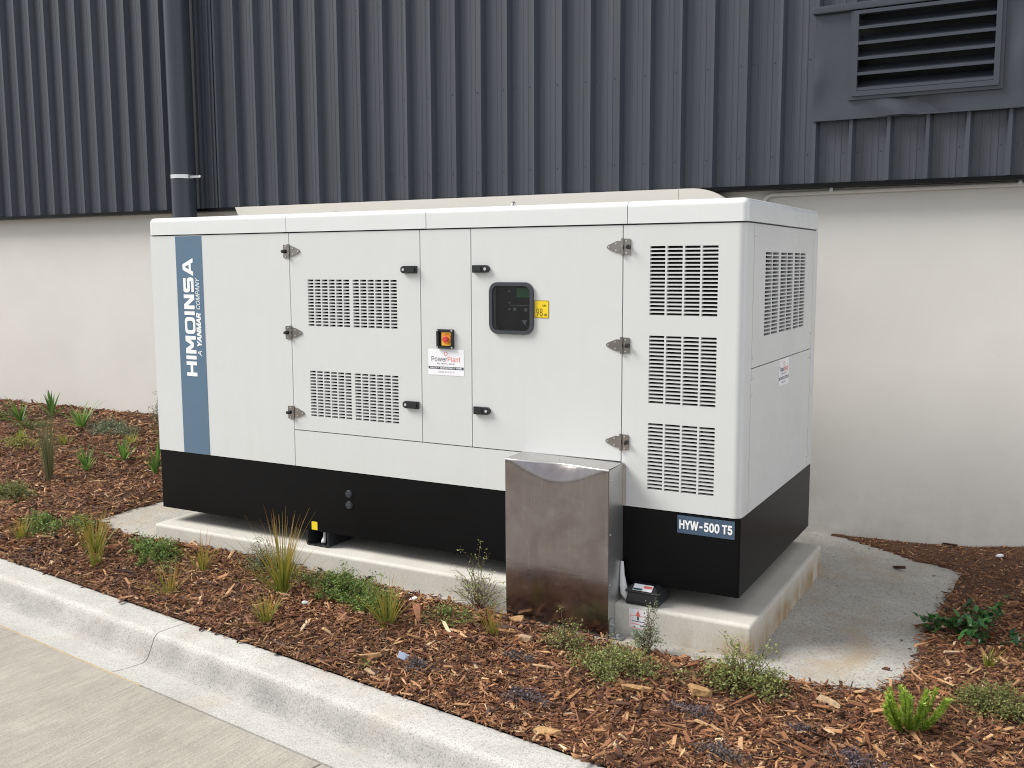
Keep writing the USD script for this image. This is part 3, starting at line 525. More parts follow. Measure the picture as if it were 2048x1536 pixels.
# lifting eye and exhaust flap on the roof
eye = trimesh.creation.torus(.032, .010, 24, 10); eye.apply_transform(trimesh.transformations.rotation_matrix(math.pi / 2, [0, 1, 0])); eye.apply_transform(trimesh.transformations.rotation_matrix(.25, [0, 0, 1])); eye.apply_translation([2.515, .8, 2.128])
obj('lifting_eye', cat(eye, cyl((2.515, .8, 2.088), (2.515, .8, 2.102), .03, 16)), 'screw_steel', G, smooth=40)
fl = man(rbox(-.10, .10, -.10, .10, 0, .012, .005, 8)); fl.apply_transform(trimesh.transformations.rotation_matrix(-.22, [0, 1, 0])); fl.apply_translation([1.00, .82, 2.108])
obj('exhaust_flap', cat(fl, cyl((1.0, .82, 2.06), (1.0, .82, 2.10), .075, 20)), 'teal_paint', G, smooth=30)
# blue stripe and lettering
obj('stripe', fplate(sbox(.250, ZB + .001, .503, ZT - .004), -.0016, .0016), 'blue_vinyl', endp_)
def put(m, T_, x, y, z): m = m.copy(); m.apply_transform(T_); m.apply_translation([x, y, z]); return m
def glyph(ch, w, h=.100, k=.026):
    """A wide, square-shouldered capital as a polygon."""
    q = k / 2; ln = lambda pts, j='mitre': shapely.LineString(pts).buffer(q, cap_style='flat', join_style=j, quad_segs=5)
    if ch == 'I': return sbox(0, 0, k, h)
    if ch == 'H': return shapely.union_all([sbox(0, 0, k, h), sbox(w - k, 0, w, h), sbox(0, h / 2 - q * .9, w, h / 2 + q * .9)])
    if ch == 'M': return shapely.union_all([sbox(0, 0, k, h), sbox(w - k, 0, w, h), Polygon([(0, h), (k * 1.35, h), (w / 2 + k * .55, h * .22), (w / 2 - k * .55, h * .22)]), Polygon([(w, h), (w - k * 1.35, h), (w / 2 - k * .55, h * .22), (w / 2 + k * .55, h * .22)])])
    if ch == 'N': return shapely.union_all([sbox(0, 0, k, h), sbox(w - k, 0, w, h), Polygon([(0, h), (k * 1.3, h), (w, 0), (w - k * 1.3, 0)])])
    if ch == 'O': return rrect(0, w, 0, h, .030).difference(rrect(k, w - k, k * .82, h - k * .82, .014))
    if ch == 'S': return ln([(w - .004, h - q * .85), (.018, h - q * .85), (q, h - q - .008), (q, h / 2 + .008), (.018, h / 2), (w - .018, h / 2), (w - q, h / 2 - .008), (w - q, q + .008), (w - .018, q * .85), (.003, q * .85)], 'round').intersection(sbox(0, 0, w, h))
    return Polygon([(0, 0), (k * 1.15, 0), (w / 2, h * .80), (w - k * 1.15, 0), (w, 0), (w / 2 + k * .72, h), (w / 2 - k * .72, h)]).union(Polygon([(w * .22, h * .20), (w * .78, h * .20), (w * .68, h * .40), (w * .32, h * .40)]))
px_ = 0.0; gl = []
for ch, w in zip('HIMOINSA', (.104, .026, .124, .117, .026, .102, .104, .124)):
    gl.append(affinity.translate(glyph(ch, w), px_, 0)); px_ += w + (.0150 if ch != 'S' else .010)
obj('lettering', put(ext(shapely.union_all(gl), .0012), UPW, .413, -.0017, .983), 'white_vinyl', endp_, label='large white HIMOINSA lettering')
sub = [text('A', .037, .036, .0012, False, .2), text('YANMAR', .038, .235, .0012, True, .2, heavy=.0018), text('COMPANY', .037, .215, .0012, False, .2)]
for m, z in zip(sub, (1.128, 1.190, 1.452)): obj('lettering', put(m, UPW, .4655, -.0017, z), 'white_vinyl', endp_, label='small white lettering beside the large name')
# hinges
def hinge(x, z, d, parent):
    """d = +1: strap to the right of the seam."""
    strap = Polygon([(x + d * .006, z - .030), (x + d * .034, z - .030), (x + d * .085, z - .009), (x + d * .092, z), (x + d * .085, z + .009), (x + d * .034, z + .030), (x + d * .006, z + .030)]).buffer(.002)
    leaf = rrect(min(x - d * .006, x - d * .046), max(x - d * .006, x - d * .046), z - .043, z + .043, .008)
    h = obj('hinge', cat(fplate(strap, -.006, .0055), fplate(leaf, -.006, .0055)), 'hinge_steel', parent)
    obj('knuckle', cyl((x, -.009, z - .046), (x, -.009, z + .046), .0085, 14), 'hinge_steel', h, smooth=40)
    for sx, sz in ((d * .038, .018), (d * .038, -.018), (d * .080, 0), (-d * .022, .032), (-d * .022, -.032)):
        obj('bolt', cyl((x + sx, -.0062, z + sz), (x + sx, -.0105, z + sz), .0055, 8, .0045), 'screw_steel', h)
    obj('pin_cap', cyl((x - d * .032, -.006, z), (x - d * .036, -.030, z - .001), .013, 14, .010), 'black_plastic', h, smooth=40)
for z in (1.848, 1.318, .787): hinge(1.284, z, 1, G)
for z in (1.850, 1.318, .784): hinge(3.625, z, -1, G)
# latches
def latch(x0, x1, z, round_left, parent):
    h = .022
    body = rrect(x0, x1, z - h, z + h, .003).union((sbox(x0, z - h, x0 + h, z + h) if False else Polygon()))
    p = sbox(x0 + (h if round_left else 0), z - h, x1 - (0 if round_left else h), z + h).union(shapely.Point(x0 + h if round_left else x1 - h, z).buffer(h, quad_segs=8))
    la = obj('latch', fplate(p, -.020, .0195), 'black_plastic', parent)
    cxl = x0 + h if round_left else x1 - h
    obj('lock', cyl((cxl, -.0202, z), (cxl, -.0245, z), .0085, 12), 'key_grey', la, smooth=40)
    fx0, fx1 = (x0 + .050, x1 - .008) if round_left else (x0 + .008, x1 - .050)
    obj('grip', fplate(rrect(fx0, fx1, z - .015, z + .015, .004), -.026, .0055), 'black_plastic', la)
for z in (1.729, .901): latch(2.176, 2.288, z, True, door1)
for z in (1.733, .899): latch(2.686, 2.796, z, False, door2)
# control window
cw = obj('control_window', fplate(rrect(2.796, 3.083, 1.358, 1.657, .055).difference(rrect(2.816, 3.063, 1.379, 1.636, .036)), -.016, .0155), 'dark_bezel', G)
obj('panel_board', bx(2.80, 3.08, .045, .055, 1.36, 1.655), 'board_black', cw)
obj('recess', cat(bx(2.806, 2.815, .031, .044, 1.37, 1.647), bx(3.064, 3.073, .031, .044, 1.37, 1.647), bx(2.806, 3.073, .031, .044, 1.638, 1.647), bx(2.806, 3.073, .031, .044, 1.369, 1.378)), 'board_black', cw)
obj('glass_pane', fplate(rrect(2.818, 3.061, 1.381, 1.634, .034), -.006, .003), 'window_pane', cw)
SX = -.030
obj('screen', bx(2.978 + SX, 3.062 + SX, .041, .0445, 1.570, 1.622), 'screen_green', cw)
for x, z, r, mm in ((2.932, 1.500, .007, 'key_grey'), (2.966, 1.500, .010, 'key_grey'), (2.930, 1.604, .006, 'key_grey'), (3.040, 1.498, .010, 'key_grey')):
    obj('button', cyl((x + SX, .0445, z), (x + SX, .038, z), r, 14), mm, cw, smooth=40)
obj('button', cyl((2.932 + SX, .0379, 1.500), (2.932 + SX, .037, 1.500), .004, 14), 'button_red', cw, smooth=40)
obj('indicator', bx(2.922 + SX, 2.938 + SX, .0425, .0445, 1.534, 1.540), 'key_grey', cw)
obj('trim_line', bx(2.93 + SX, 3.06 + SX, .0425, .0445, 1.522, 1.525), 'key_grey', cw)
emb = Polygon([(3.012, 1.438), (3.046, 1.438), (3.036, 1.420), (3.042, 1.404), (3.020, 1.422)]); emb = affinity.translate(emb, SX, 0)
obj('emblem', fplate(emb, .0415, .003), 'key_grey', cw)
# yellow noise label
yt = obj('noise_label', fplate(rrect(3.086, 3.178, 1.455, 1.556, .006), -.0014, .0012), 'yellow', door2, label='yellow label reading 98')
obj('outline', fplate(rrect(3.087, 3.177, 1.456, 1.555, .006).difference(rrect(3.0895, 3.1745, 1.4585, 1.5525, .005)), -.0022, .0007), 'ink_olive', yt)
for a_ in (('98', .044, .040, 3.099, 1.466), ('LWA', .012, .024, 3.138, 1.520), ('dB', .014, .020, 3.147, 1.468)): obj('lettering', put(text(a_[0], a_[1], a_[2], .0008), FRONT, a_[3], -.0016, a_[4]), 'ink_olive', yt)
# emergency stop in its recessed black box
es = obj('emergency_stop', fplate(rrect(2.429, 2.546, 1.259, 1.374, .006).difference(sbox(2.444, 1.273, 2.532, 1.360)), -.018, .0175), 'black_plastic', G)
obj('box_back', fplate(sbox(2.444, 1.273, 2.532, 1.360), -.003, .0028), 'black_plastic', es)
obj('yellow_plate', fplate(rrect(2.462, 2.532, 1.276, 1.358, .003), -.010, .0065), 'orange_yellow', es)
ring = shapely.Point(2.500, 1.317).buffer(.031).difference(shapely.Point(2.500, 1.317).buffer(.024)); obj('arrow_ring', fplate(ring, -.0112, .001), 'orange_ink', es)
obj('push_button', cat(cyl((2.500, -.010, 1.317), (2.500, -.026, 1.317), .013, 16), man(manifold3d.Manifold.batch_hull([manifold3d.Manifold.cylinder(.004, .020, .020, 20), manifold3d.Manifold.cylinder(.010, .014, .014, 20)]).rotate([90, 0, 0]).translate([2.500, -.026, 1.317]))), 'button_red', es, smooth=35)
for x in (2.436, 2.539):
    for z in (1.266, 1.367): obj('screw', cyl((x, -.0175, z), (x, -.0205, z), .0055, 8), 'key_grey', es)
# supplier stickers
def sticker(parent, T_, ox, oy, oz, w=.254, h=.156, lab=''):
    def at_(m, u, v, k):
        m = m.copy(); m.apply_translation([u - 0, v, k]); m.apply_transform(T_); m.apply_translation([ox, oy, oz]); return m
    s = obj('sticker', at_(ext(sbox(0, 0, w, h), .0010), 0, 0, .0003), 'sticker_white', parent, label=lab)
    k = .0013; sx = w / .254
    obj('lettering', cat(at_(text('Power', .030, .112 * sx, .0006), .024 * sx, .083, k), at_(text('SUPPLIES', .007, .125 * sx, .0006), .062 * sx, .066, k)), 'ink_dark', s)
    rg = shapely.Point(.126 * sx, .130).buffer(.0125).difference(shapely.Point(.126 * sx, .130).buffer(.0095)); rg = affinity.scale(rg, sx, 1)
    obj('lettering', cat(at_(text('Plant', .030, .088 * sx, .0006), .140 * sx, .083, k), at_(ext(rg, .0006), 0, 0, k)), 'ink_red', s)
    obj('banner', at_(ext(sbox(.002, .036, w - .002, .052), .0006), 0, 0, k), 'ink_dark', s)
    obj('lettering', at_(text('SALES \u2022 SERVICING \u2022 HIRE', .0085, .225 * sx, .0005, True), .014 * sx, .0398, k + .0007), 'white_vinyl', s)
    obj('lettering', at_(text('0800 890 837', .010, .110 * sx, .0006), .072 * sx, .015, k), 'ink_grey', s)
sticker(post, FRONT, 2.359, 0, 1.096, lab='white supplier sticker below the emergency stop')
sticker(sl_, SIDE, L, .733, 1.046, w=.232, lab='white supplier sticker on the right end')
# model plate
mp_ = obj('model_plate', fplate(sbox(3.957, .315, 4.272, .412), -.003, .0028), 'plate_blue', G)
obj('lettering', put(text('HYW-500 T5', .045, .290, .0012, True, heavy=.001), FRONT, 3.969, -.0032, .341), 'white_vinyl', mp_)
# plugs, lifting label, foot channels under the base
for z in (.283, .209): obj('drain_plug', cat(cyl((1.729, 0, z), (1.729, -.012, z), .026, 20, .022), bx(1.712, 1.746, -.016, -.011, z - .003, z + .003)), 'dark_bezel', G, smooth=30)
obj('lifting_label', fplate(rrect(1.409, 1.457, .006, .062, .004), -.0015, .0013), 'yellow', G, label='small yellow label above the front foot')
def channel(x0, x1, y0, y1):
    out = rrect(x0, x1, -.0995, .03, .018).intersection(sbox(x0, -.11, x1, -.0006)); inn = rrect(x0 + .012, x1 - .012, -.090, .03, .012).intersection(sbox(x0, -.11, x1, .01))
    return fplate(out.difference(inn), y0, y1 - y0)
for x0, x1 in ((1.372, 1.560), (2.95, 3.14)):
    ch = obj('foot_channel', channel(x0, x1, -.016, D - .1), 'black_plastic', G)
    obj('web', bx(x0 + .013, x1 - .013, .22, .24, -.089, -.002), 'black_plastic', ch)
    if x0 < 2:
        obj('cable_end', tube([(1.476, .05, -.004), (1.478, .045, -.05), (1.484, .03, -.066), (1.486, .02, -.082)], [.011, .011, .016, .016]), 'conduit_white', ch, smooth=True)
obj('rubber_foot', cyl((.72, .35, -.0995), (.72, .35, -.001), .055, 16), 'black_plastic', G); obj('rubber_foot', cyl((4.05, .45, -.0995), (4.05, .45, -.001), .055, 16), 'black_plastic', G)

# ------------------------------------------------------------------ stainless cable cover in front of the base
cb = thing('cable_cover', 'tall stainless steel cover box standing against the generator front', 'metal box')
x0, x1, yf = 3.008, 3.642, -.205
U, V, Fq = grid(np.linspace(0, 1, 26), np.concatenate([np.linspace(0, .86, 20), np.linspace(.87, 1, 20)]))
zb = -.222 + U * -.046; ztop = .664 - .006 * U
zz = zb + (ztop - zb) * V
# slightly bellied sheet; its top middle rolls back towards the generator, deepest in the centre
smile = np.clip(V - (1 - .015 - .100 * np.sin(np.pi * U) ** 1.3), 0, 1)
bow = .012 * np.sin(np.pi * U) * np.sin(np.pi * V) - 2.3 * smile ** 2
fv = np.stack([x0 + (x1 - x0) * U, yf - bow - .006 * V, zz], -1)
# rolled top edge, sheet top running back to the generator
nU = 26; rows = [fv.reshape(26, 40, 3)[:, -1]]
for a in np.radians(np.linspace(15, 90, 7)):
    r = rows[0].copy(); r[:, 1] += .010 * (1 - math.cos(a)); r[:, 2] += .010 * math.sin(a); rows.append(r)
last = rows[-1].copy(); last[:, 1] = -.003; last[:, 2] += .002; rows.append(last)
R = np.stack(rows, 1); tv = R.reshape(-1, 3); nv = R.shape[1]
i, j = np.meshgrid(np.arange(nU - 1), np.arange(nv - 1), indexing='ij'); a = i * nv + j; tf = np.stack([a, a + nv, a + nv + 1, a + 1], -1).reshape(-1, 4)
obj('front_sheet', trimesh.Trimesh(fv, Fq[:, [0, 1, 2, 0, 2, 3]].reshape(-1, 3), process=False), 'reflection_tinted_steel', cb, smooth=True, label='front sheet with a brownish reflection painted into its colour')
obj('top_sheet', trimesh.Trimesh(tv, tf[:, [0, 1, 2, 0, 2, 3]].reshape(-1, 3), process=False), 'stainless', cb, smooth=True)
zr = .664
side = Polygon([(yf + .003, -.265), (-.108, -.268), (-.108, -.096), (-.003, -.096), (-.003, zr + .004), (yf + .004, zr - .002)])
obj('side_sheet', splate(side, x1 - .001, .002), 'dull_stainless', cb); obj('side_sheet', splate(side, x0 + .003, .002), 'dull_stainless', cb)
obj('return_flange', cat(fplate(sbox(x1 - .0005, .43, x1 + .012, .66), -.010, .004)), 'stainless', cb)
for z_ in (.60, .30, .02): obj('rivet', cyl((x1 - .001, -.175, z_), (x1 + .004, -.175, z_), .006, 8), 'screw_steel', cb)
obj('rivet', cyl((3.29, -.10, .672), (3.29, -.10, .677), .006, 8), 'screw_steel', cb)
br = thing('angle_bracket', 'small galvanised angle bracket fixing the foot of the stainless box', 'bracket')
obj('upright', bx(3.644, 3.650, -.195, -.150, -.262, -.17), 'galvanised', br); obj('foot', bx(3.651, 3.72, -.20, -.145, -.268, -.262), 'galvanised', br)
obj('bolt', cat(cyl((3.685, -.172, -.262), (3.685, -.172, -.245), .010, 6), cyl((3.650, -.172, -.205), (3.662, -.172, -.205), .010, 6)), 'galvanised', br)
wc = thing('cable_sleeve', 'white flexible cable sleeve beside the stainless box', 'cable')
obj('sleeve', tube([(3.652, -.035, .12), (3.655, -.040, .05), (3.664, -.046, -.01), (3.674, -.050, -.05), (3.690, -.046, -.074), (3.720, -.02, -.082)], [.009, .013, .020, .024, .022, .016], 14), 'conduit_white', wc, smooth=True)

# bait box on the plinth
bb = thing('plastic_box', 'small black plastic box with a coloured label on its lid, standing on the plinth', 'plastic box')
b0 = manifold3d.Manifold.batch_hull([rbox(3.695, 3.880, -.088, .10, -.0995, -.07, .008, 8), rbox(3.703, 3.872, -.082, .095, -.07, -.030, .008, 8)])
obj('tray', man(b0), 'black_plastic', bb, smooth=30)
lid = manifold3d.Manifold.batch_hull([rbox(3.692, 3.884, -.090, .102, -.030, -.020, .006, 8), rbox(3.715, 3.862, -.055, .085, -.018, .006, .006, 8)])
obj('lid', man(lid), 'black_plastic', bb, smooth=30)
def tilt_plate(w0, w1, off, d, mm, par, v0=0, v1=1):
    p0 = np.array([0, -.088, -.018]); p1 = np.array([0, -.052, .005]); n = np.array([0, -.54, .84])
    q = lambda x, t, o: np.array([x, 0, 0]) + p0 + (p1 - p0) * t + n * o
    v = np.array([q(x, t, o) for o in (off, off + d) for x in (w0, w1) for t in (v0, v1)])
    return man(manifold3d.Manifold.hull_points(v))
lb = obj('label', tilt_plate(3.735, 3.845, .002, .002, '', bb, .05, 1.1), 'sticker_white', bb)
obj('label_band', tilt_plate(3.737, 3.79, .0042, .0006, '', bb, .1, .4), 'teal_paint', lb); obj('label_band', tilt_plate(3.795, 3.842, .0042, .0006, '', bb, .5, .9), 'ink_red', lb)

# warning sign on the plinth
ws = obj('warning_sign', fplate(sbox(3.725, -.226, 3.832, -.115), -.1085, .002), 'sticker_white', cat='sign', label='small white warning sign with red triangle on the plinth face')
obj('border', fplate(sbox(3.731, -.222, 3.826, -.150).difference(sbox(3.7335, -.2195, 3.8235, -.1525)), -.1095, .0006), 'ink_red', ws)
obj('triangle', fplate(Polygon([(3.765, -.151), (3.792, -.151), (3.7785, -.118)]), -.1100, .0006), 'ink_red', ws)
obj('symbol', fplate(sbox(3.7735, -.174, 3.7835, -.154), -.1100, .0006), 'ink_dark', ws)
obj('print_line', cat(fplate(sbox(3.742, -.184, 3.816, -.180), -.1100, .0006), fplate(sbox(3.790, -.207, 3.816, -.200), -.1100, .0006)), 'ink_dark', ws)
obj('print_line', fplate(sbox(3.738, -.199, 3.786, -.196), -.1100, .0006), 'ink_red', ws)

# ------------------------------------------------------------------ bark chips
rng = np.random.default_rng(7)
def chip_mesh(cx, cy, cz, ln, wd, th, yaw, pit, rol):
    n = len(cx)
    base = np.array([[-.5, -.5, 0], [-.5, .5, 0], [.5, .5, 0], [.5, -.5, 0], [-.5, -.5, 1], [-.5, .5, 1], [.5, .5, 1], [.5, -.5, 1]], float)
    v = np.repeat(base[None], n, 0) + rng.uniform(-.13, .13, (n, 8, 3)) * [1, 1.6, 1.2]
    tap = rng.uniform(.25, 1, (n, 2)); v[:, [0, 1, 4, 5], 1] *= tap[:, :1]; v[:, [2, 3, 6, 7], 1] *= tap[:, 1:]
    v *= np.stack([ln, wd, th], -1)[:, None]
    v[..., 2] += (v[..., 0] / ln[:, None]) ** 2 * rng.normal(0, .18, n)[:, None] * ln[:, None]
    def rot(a, i, j):
        c, s = np.cos(a)[:, None], np.sin(a)[:, None]; p, q = v[..., i].copy(), v[..., j].copy(); v[..., i] = c * p - s * q; v[..., j] = s * p + c * q
    rot(rol, 1, 2); rot(pit, 0, 2); rot(yaw, 0, 1)
    v += np.stack([cx, cy, cz], -1)[:, None]
    f = np.array([[4, 6, 5], [4, 7, 6], [0, 4, 5], [0, 5, 1], [2, 6, 7], [2, 7, 3], [1, 5, 6], [1, 6, 2], [3, 7, 4], [3, 4, 0]])
    f = f[None] + (np.arange(n) * 8)[:, None, None]
    return trimesh.Trimesh(v.reshape(-1, 3), f.reshape(-1, 3), process=False)
def scatter_chips(n, x0, x1, y0, y1, smin, med, sig, lift=.016, tilt=.30):
    x = rng.uniform(x0, x1, n); y = rng.uniform(y0, y1, n)
    ok = (y > kerb_y(x) - .010) & (y < WALL_Y - .02); x, y = x[ok], y[ok]
    ok = sdist(x, y) > -rng.exponential(.012, len(x)) + .006; x, y = x[ok], y[ok]; n = len(x)
    ln = np.clip(med * np.exp(rng.normal(0, sig, n)), smin, .15); wd = np.clip(ln * (.08 + .34 * rng.uniform(0, 1, n) ** 1.6), .0025, .022); th = np.clip(wd * rng.uniform(.15, .5, n), .0015, .009)
    z = mz(x, y) + rng.uniform(-.004, lift, n)
    return chip_mesh(x, y, z, ln, wd, th, rng.uniform(0, 6.283, n), rng.normal(0, tilt, n), rng.normal(0, .45, n))
chips = [scatter_chips(95000, -1.6, 4.2, -1.45, -.1, .008, .021, .62), scatter_chips(82000, 3.9, 6.6, -1.7, 1.5, .008, .021, .62), scatter_chips(18000, 4.3, 6.6, 1.2, 2.6, .008, .015, .5, .010), scatter_chips(6000, 6.6, 8.0, -1.9, 2.6, .02, .045, .4),
         scatter_chips(44000, -3.6, -.5, -.7, 2.6, .014, .030, .5), scatter_chips(24000, -7.5, -3.4, -.4, 2.6, .022, .044, .45),
         scatter_chips(700, -1.6, 6.2, -1.6, 1.2, .05, .075, .25, .020, .2)]
# strays lying on the apron and the kerb edge
n = 260; x = rng.uniform(2.6, 5.2, n); y = rng.uniform(-.35, 2.4, n); d = sdist(x, y); ok = (d < 0) & (rng.uniform(0, 1, n) < np.exp(d / .10)); x, y = x[ok], y[ok]; n = len(x)
chips.append(chip_mesh(x, y, zg(x, y) + .005, rng.uniform(.012, .04, n), rng.uniform(.004, .012, n), rng.uniform(.002, .004, n), rng.uniform(0, 6.28, n), rng.normal(0, .05, n), rng.normal(0, .1, n)))
obj('wood_chips', cat(*chips), 'wood_chip', kind='stuff', label='loose brown bark chips covering the garden bed')

# ------------------------------------------------------------------ single pieces lying on the mulch
def chunk(name, x, y, l, w, h, yaw, mm, label, catg, seed, lift=.012, group=None, taper=.5):
    r = np.random.default_rng(seed); smooth_ = name != 'bark_piece'
    if smooth_:
        m = trimesh.creation.icosphere(2); v = m.vertices.copy(); v = np.sign(v) * np.abs(v) ** .8; v *= 1 + .28 * (meshkit.fbm(v * 1.7 + seed, 3, seed)[:, None] - .5) * 2
    else:                                               # a split, angular piece
        q = r.uniform(-1, 1, (26, 3)); q[:, 0] = np.sign(q[:, 0]) * np.abs(q[:, 0]) ** .5; q[:, 1] = np.sign(q[:, 1]) * np.abs(q[:, 1]) ** .6; q[:, 2] = np.sign(q[:, 2]) * np.abs(q[:, 2]) ** .4
        m = man(manifold3d.Manifold.hull_points(q)); v = m.vertices.copy()
    v[:, 1] *= 1 - taper * np.clip(v[:, 0], 0, 1); v *= np.array([l, w, h]) / 2
    ti = r.normal(0, .18); v[:, 2] += v[:, 0] * ti; v[:, 1] += (v[:, 0] / l) ** 2 * l * r.normal(0, .25)
    c, s = math.cos(yaw), math.sin(yaw); v[:, :2] = v[:, :2] @ np.array([[c, s], [-s, c]])
    m.vertices = v + [x, y, float(mz(x, y)) + h * .3 + lift]
    obj(name, m, mm, smooth=50 if smooth_ else False, label=label, cat=catg, group=group or {'bark_piece': 'larger bark pieces on the mulch', 'pebble': 'pale pebbles on the mulch'}.get(name))
chunk('bark_piece', 2.55, -.43, .16, .055, .03, -.9, 'bark_red', 'reddish curved bark slab lying beside the orange sedge left of the steel box', 'bark', 1)
chunk('bark_piece', 3.11, -.255, .105, .05, .035, -.2, 'bark_tan', 'tan wood block at the lower left foot of the steel box', 'bark', 2)
chunk('bark_piece', 4.29, -.60, .125, .06, .045, .2, 'bark_tan', 'chunky tan wood piece left of the yellow-green creeper near the apron', 'bark', 3)
chunk('bark_piece', 4.02, -.73, .16, .045, .03, .35, 'bark_tan', 'long tan splinter in front of the olive creeper right of the box', 'bark', 4)
chunk('bark_piece', 3.78, -1.235, .17, .055, .022, -.15, 'bark_tan', 'wide tan bark strip lying on the back edge of the kerb', 'bark', 5)
chunk('bark_piece', 2.70, -1.085, .085, .03, .016, -.2, 'bark_pale', 'bleached pale chip at the kerb edge, left of two', 'bark', 6)
chunk('bark_piece', 2.83, -1.115, .075, .03, .016, -.1, 'bark_pale', 'bleached pale chip at the kerb edge, right of two', 'bark', 7)
chunk('bark_piece', 4.87, -.45, .12, .05, .018, -.3, 'bark_pale', 'flat greyish brown bark flake left of the bright green shrub', 'bark', 8)
chunk('bark_piece', 3.26, -.44, .075, .05, .03, .1, 'bark_pale', 'pale rounded wood chip below the front of the steel box', 'bark', 9)
chunk('bark_piece', -.07, -.38, .085, .06, .04, .3, 'bark_red', 'pinkish brown bark lump in front of the leftmost green creeper', 'bark', 10)
chunk('bark_piece', 2.57, -.95, .19, .035, .022, .35, 'bark_tan', 'long tan splinter beside the blue paper scrap', 'bark', 11)
chunk('pebble', 1.81, -.55, .045, .035, .02, 0, 'pebble', 'pale grey pebble right of the tallest orange sedge', 'pebble', 12)
chunk('pebble', 2.41, -.27, .055, .038, .018, .2, 'sticker_white', 'white pebble lying close to the plinth left of the steel box', 'pebble', 13)
chunk('pebble', 5.44, 2.33, .05, .035, .02, .2, 'sticker_white', 'white scrap lying on the mulch near the wall at far right', 'litter', 14)
chunk('bark_piece', 5.03, .12, .045, .03, .016, -.4, 'bark_dark', 'single dark bark bit lying alone on the concrete apron', 'bark', 15, lift=-.006)
chunk('bark_piece', 4.85, 1.92, .11, .03, .02, -.6, 'bark_dark', 'dark twig lying on the apron near the wall', 'bark', 16, lift=-.006)
pp = trimesh.creation.box([.06, .045, .004]); pp.apply_transform(trimesh.transformations.euler_matrix(.5, .5, .6)); pp.apply_translation([2.76, -.88, float(mz(2.76, -.88)) + .03])
obj('paper_scrap', pp, 'paper_blue', label='folded pale blue paper scrap on the mulch above the kerb', cat='litter')

# ------------------------------------------------------------------ plants
def blade(r, h, w, az, lean, curve, segs=6, fold=.3, base=(0, 0)):
    """One tapered, folded, arching blade as a trimesh; lean and curve in radians."""
    t = np.linspace(0, 1, segs + 1); a = lean + curve * t; st = h / segs
    rad = np.concatenate([[0], np.cumsum(np.sin(a[:-1]) * st)]); z = np.concatenate([[0], np.cumsum(np.cos(a[:-1]) * st)])
    ww = w * np.clip(np.minimum(.55 + 1.6 * t, 1.0), 0, 1) * (1 - t ** 2.2) + .0006
    d = np.array([math.cos(az), math.sin(az)]); s = np.array([-d[1], d[0]])
    c = np.stack([base[0] + d[0] * rad, base[1] + d[1] * rad, z], -1); nrm = np.stack([-np.cos(a) * d[0], -np.cos(a) * d[1], np.sin(a)], -1)
    l = c + np.append(s, 0)[None] * ww[:, None] / 2 + nrm * (fold * ww[:, None]); q = c - np.append(s, 0)[None] * ww[:, None] / 2 + nrm * (fold * ww[:, None])
    v = np.stack([l, c, q], 1).reshape(-1, 3); f = []
    for k in range(segs):
        b = 3 * k; f += [[b, b + 1, b + 4], [b, b + 4, b + 3], [b + 1, b + 2, b + 5], [b + 1, b + 5, b + 4]]
    return trimesh.Trimesh(v, f, process=False)
def tuft(name, x, y, label, catg, mm, n, h, w, lean, curve, seed, spread=.03, parts=False, segs=6, group=None):
    r = np.random.default_rng(seed); z = float(mz(x, y)) - .006
    t = thing(name, label, catg, group or {'sedge': 'orange sedges in the front bed', 'strap_leaf_plant': 'strap-leaved plants in the left bed', 'rush': 'thin rushes in the left bed', 'grass_tuft': 'small yellow-green tufts'}.get(name), loc=(x, y, z)); bl = []
    for k in range(n):
        az = r.uniform(0, 6.283); rr = spread * math.sqrt(r.uniform())
        bl.append(blade(r, h * r.uniform(.45, 1.0), w * r.uniform(.7, 1.15), az, abs(r.normal(0, 1)) * lean, r.uniform(.1, 1) * curve, segs, base=(rr * math.cos(az), rr * math.sin(az))))
    if parts:
        for b in bl: obj('leaf', b, mm, t, smooth=True)
    else: obj('leaves', cat(*bl), mm, t, smooth=True)
    return t
def strap(x, y, label, n, h, seed, lean=.38, curve=.8, w=.024): tuft('strap_leaf_plant', x, y, label, 'plant', 'leaf_strap', n, h * 1.1, w * 1.1, lean * 1.15, curve, seed, .02, True)
strap(-4.29, 1.86, 'green strap-leaved plant at far left below the wall', 20, .34, 20, .5, .9)
strap(-4.19, 2.18, 'strap-leaved plant at the wall with one tall upright blade', 13, .32, 21, .40, .6, .034)
strap(-3.35, 1.92, 'wide bushy dark green strap-leaved plant near the wall left of the generator', 34, .40, 22, .65, .9, .02)
strap(-1.88, .82, 'vivid green strap-leaved plant nearest to the black base at left', 20, .26, 23, .42, .7)
strap(-1.81, 1.17, 'yellowish green strap-leaved plant with a short stout centre leaf', 18, .26, 24, .48, .6, .028)
strap(-1.20, 1.00, 'dark green strap-leaved plant half hidden behind the black base corner', 13, .34, 25, .22, .4, .032)
tuft('rush', -1.96, .50, 'tall thin olive rush leaning left in the mulch', 'rush', 'leaf_rush', 110, .78, .004, .11, .25, 26, .03)
tuft('rush', -2.45, .15, 'dark thin rush cut by the left picture edge', 'rush', 'leaf_rush', 60, .5, .004, .15, .3, 27, .03)
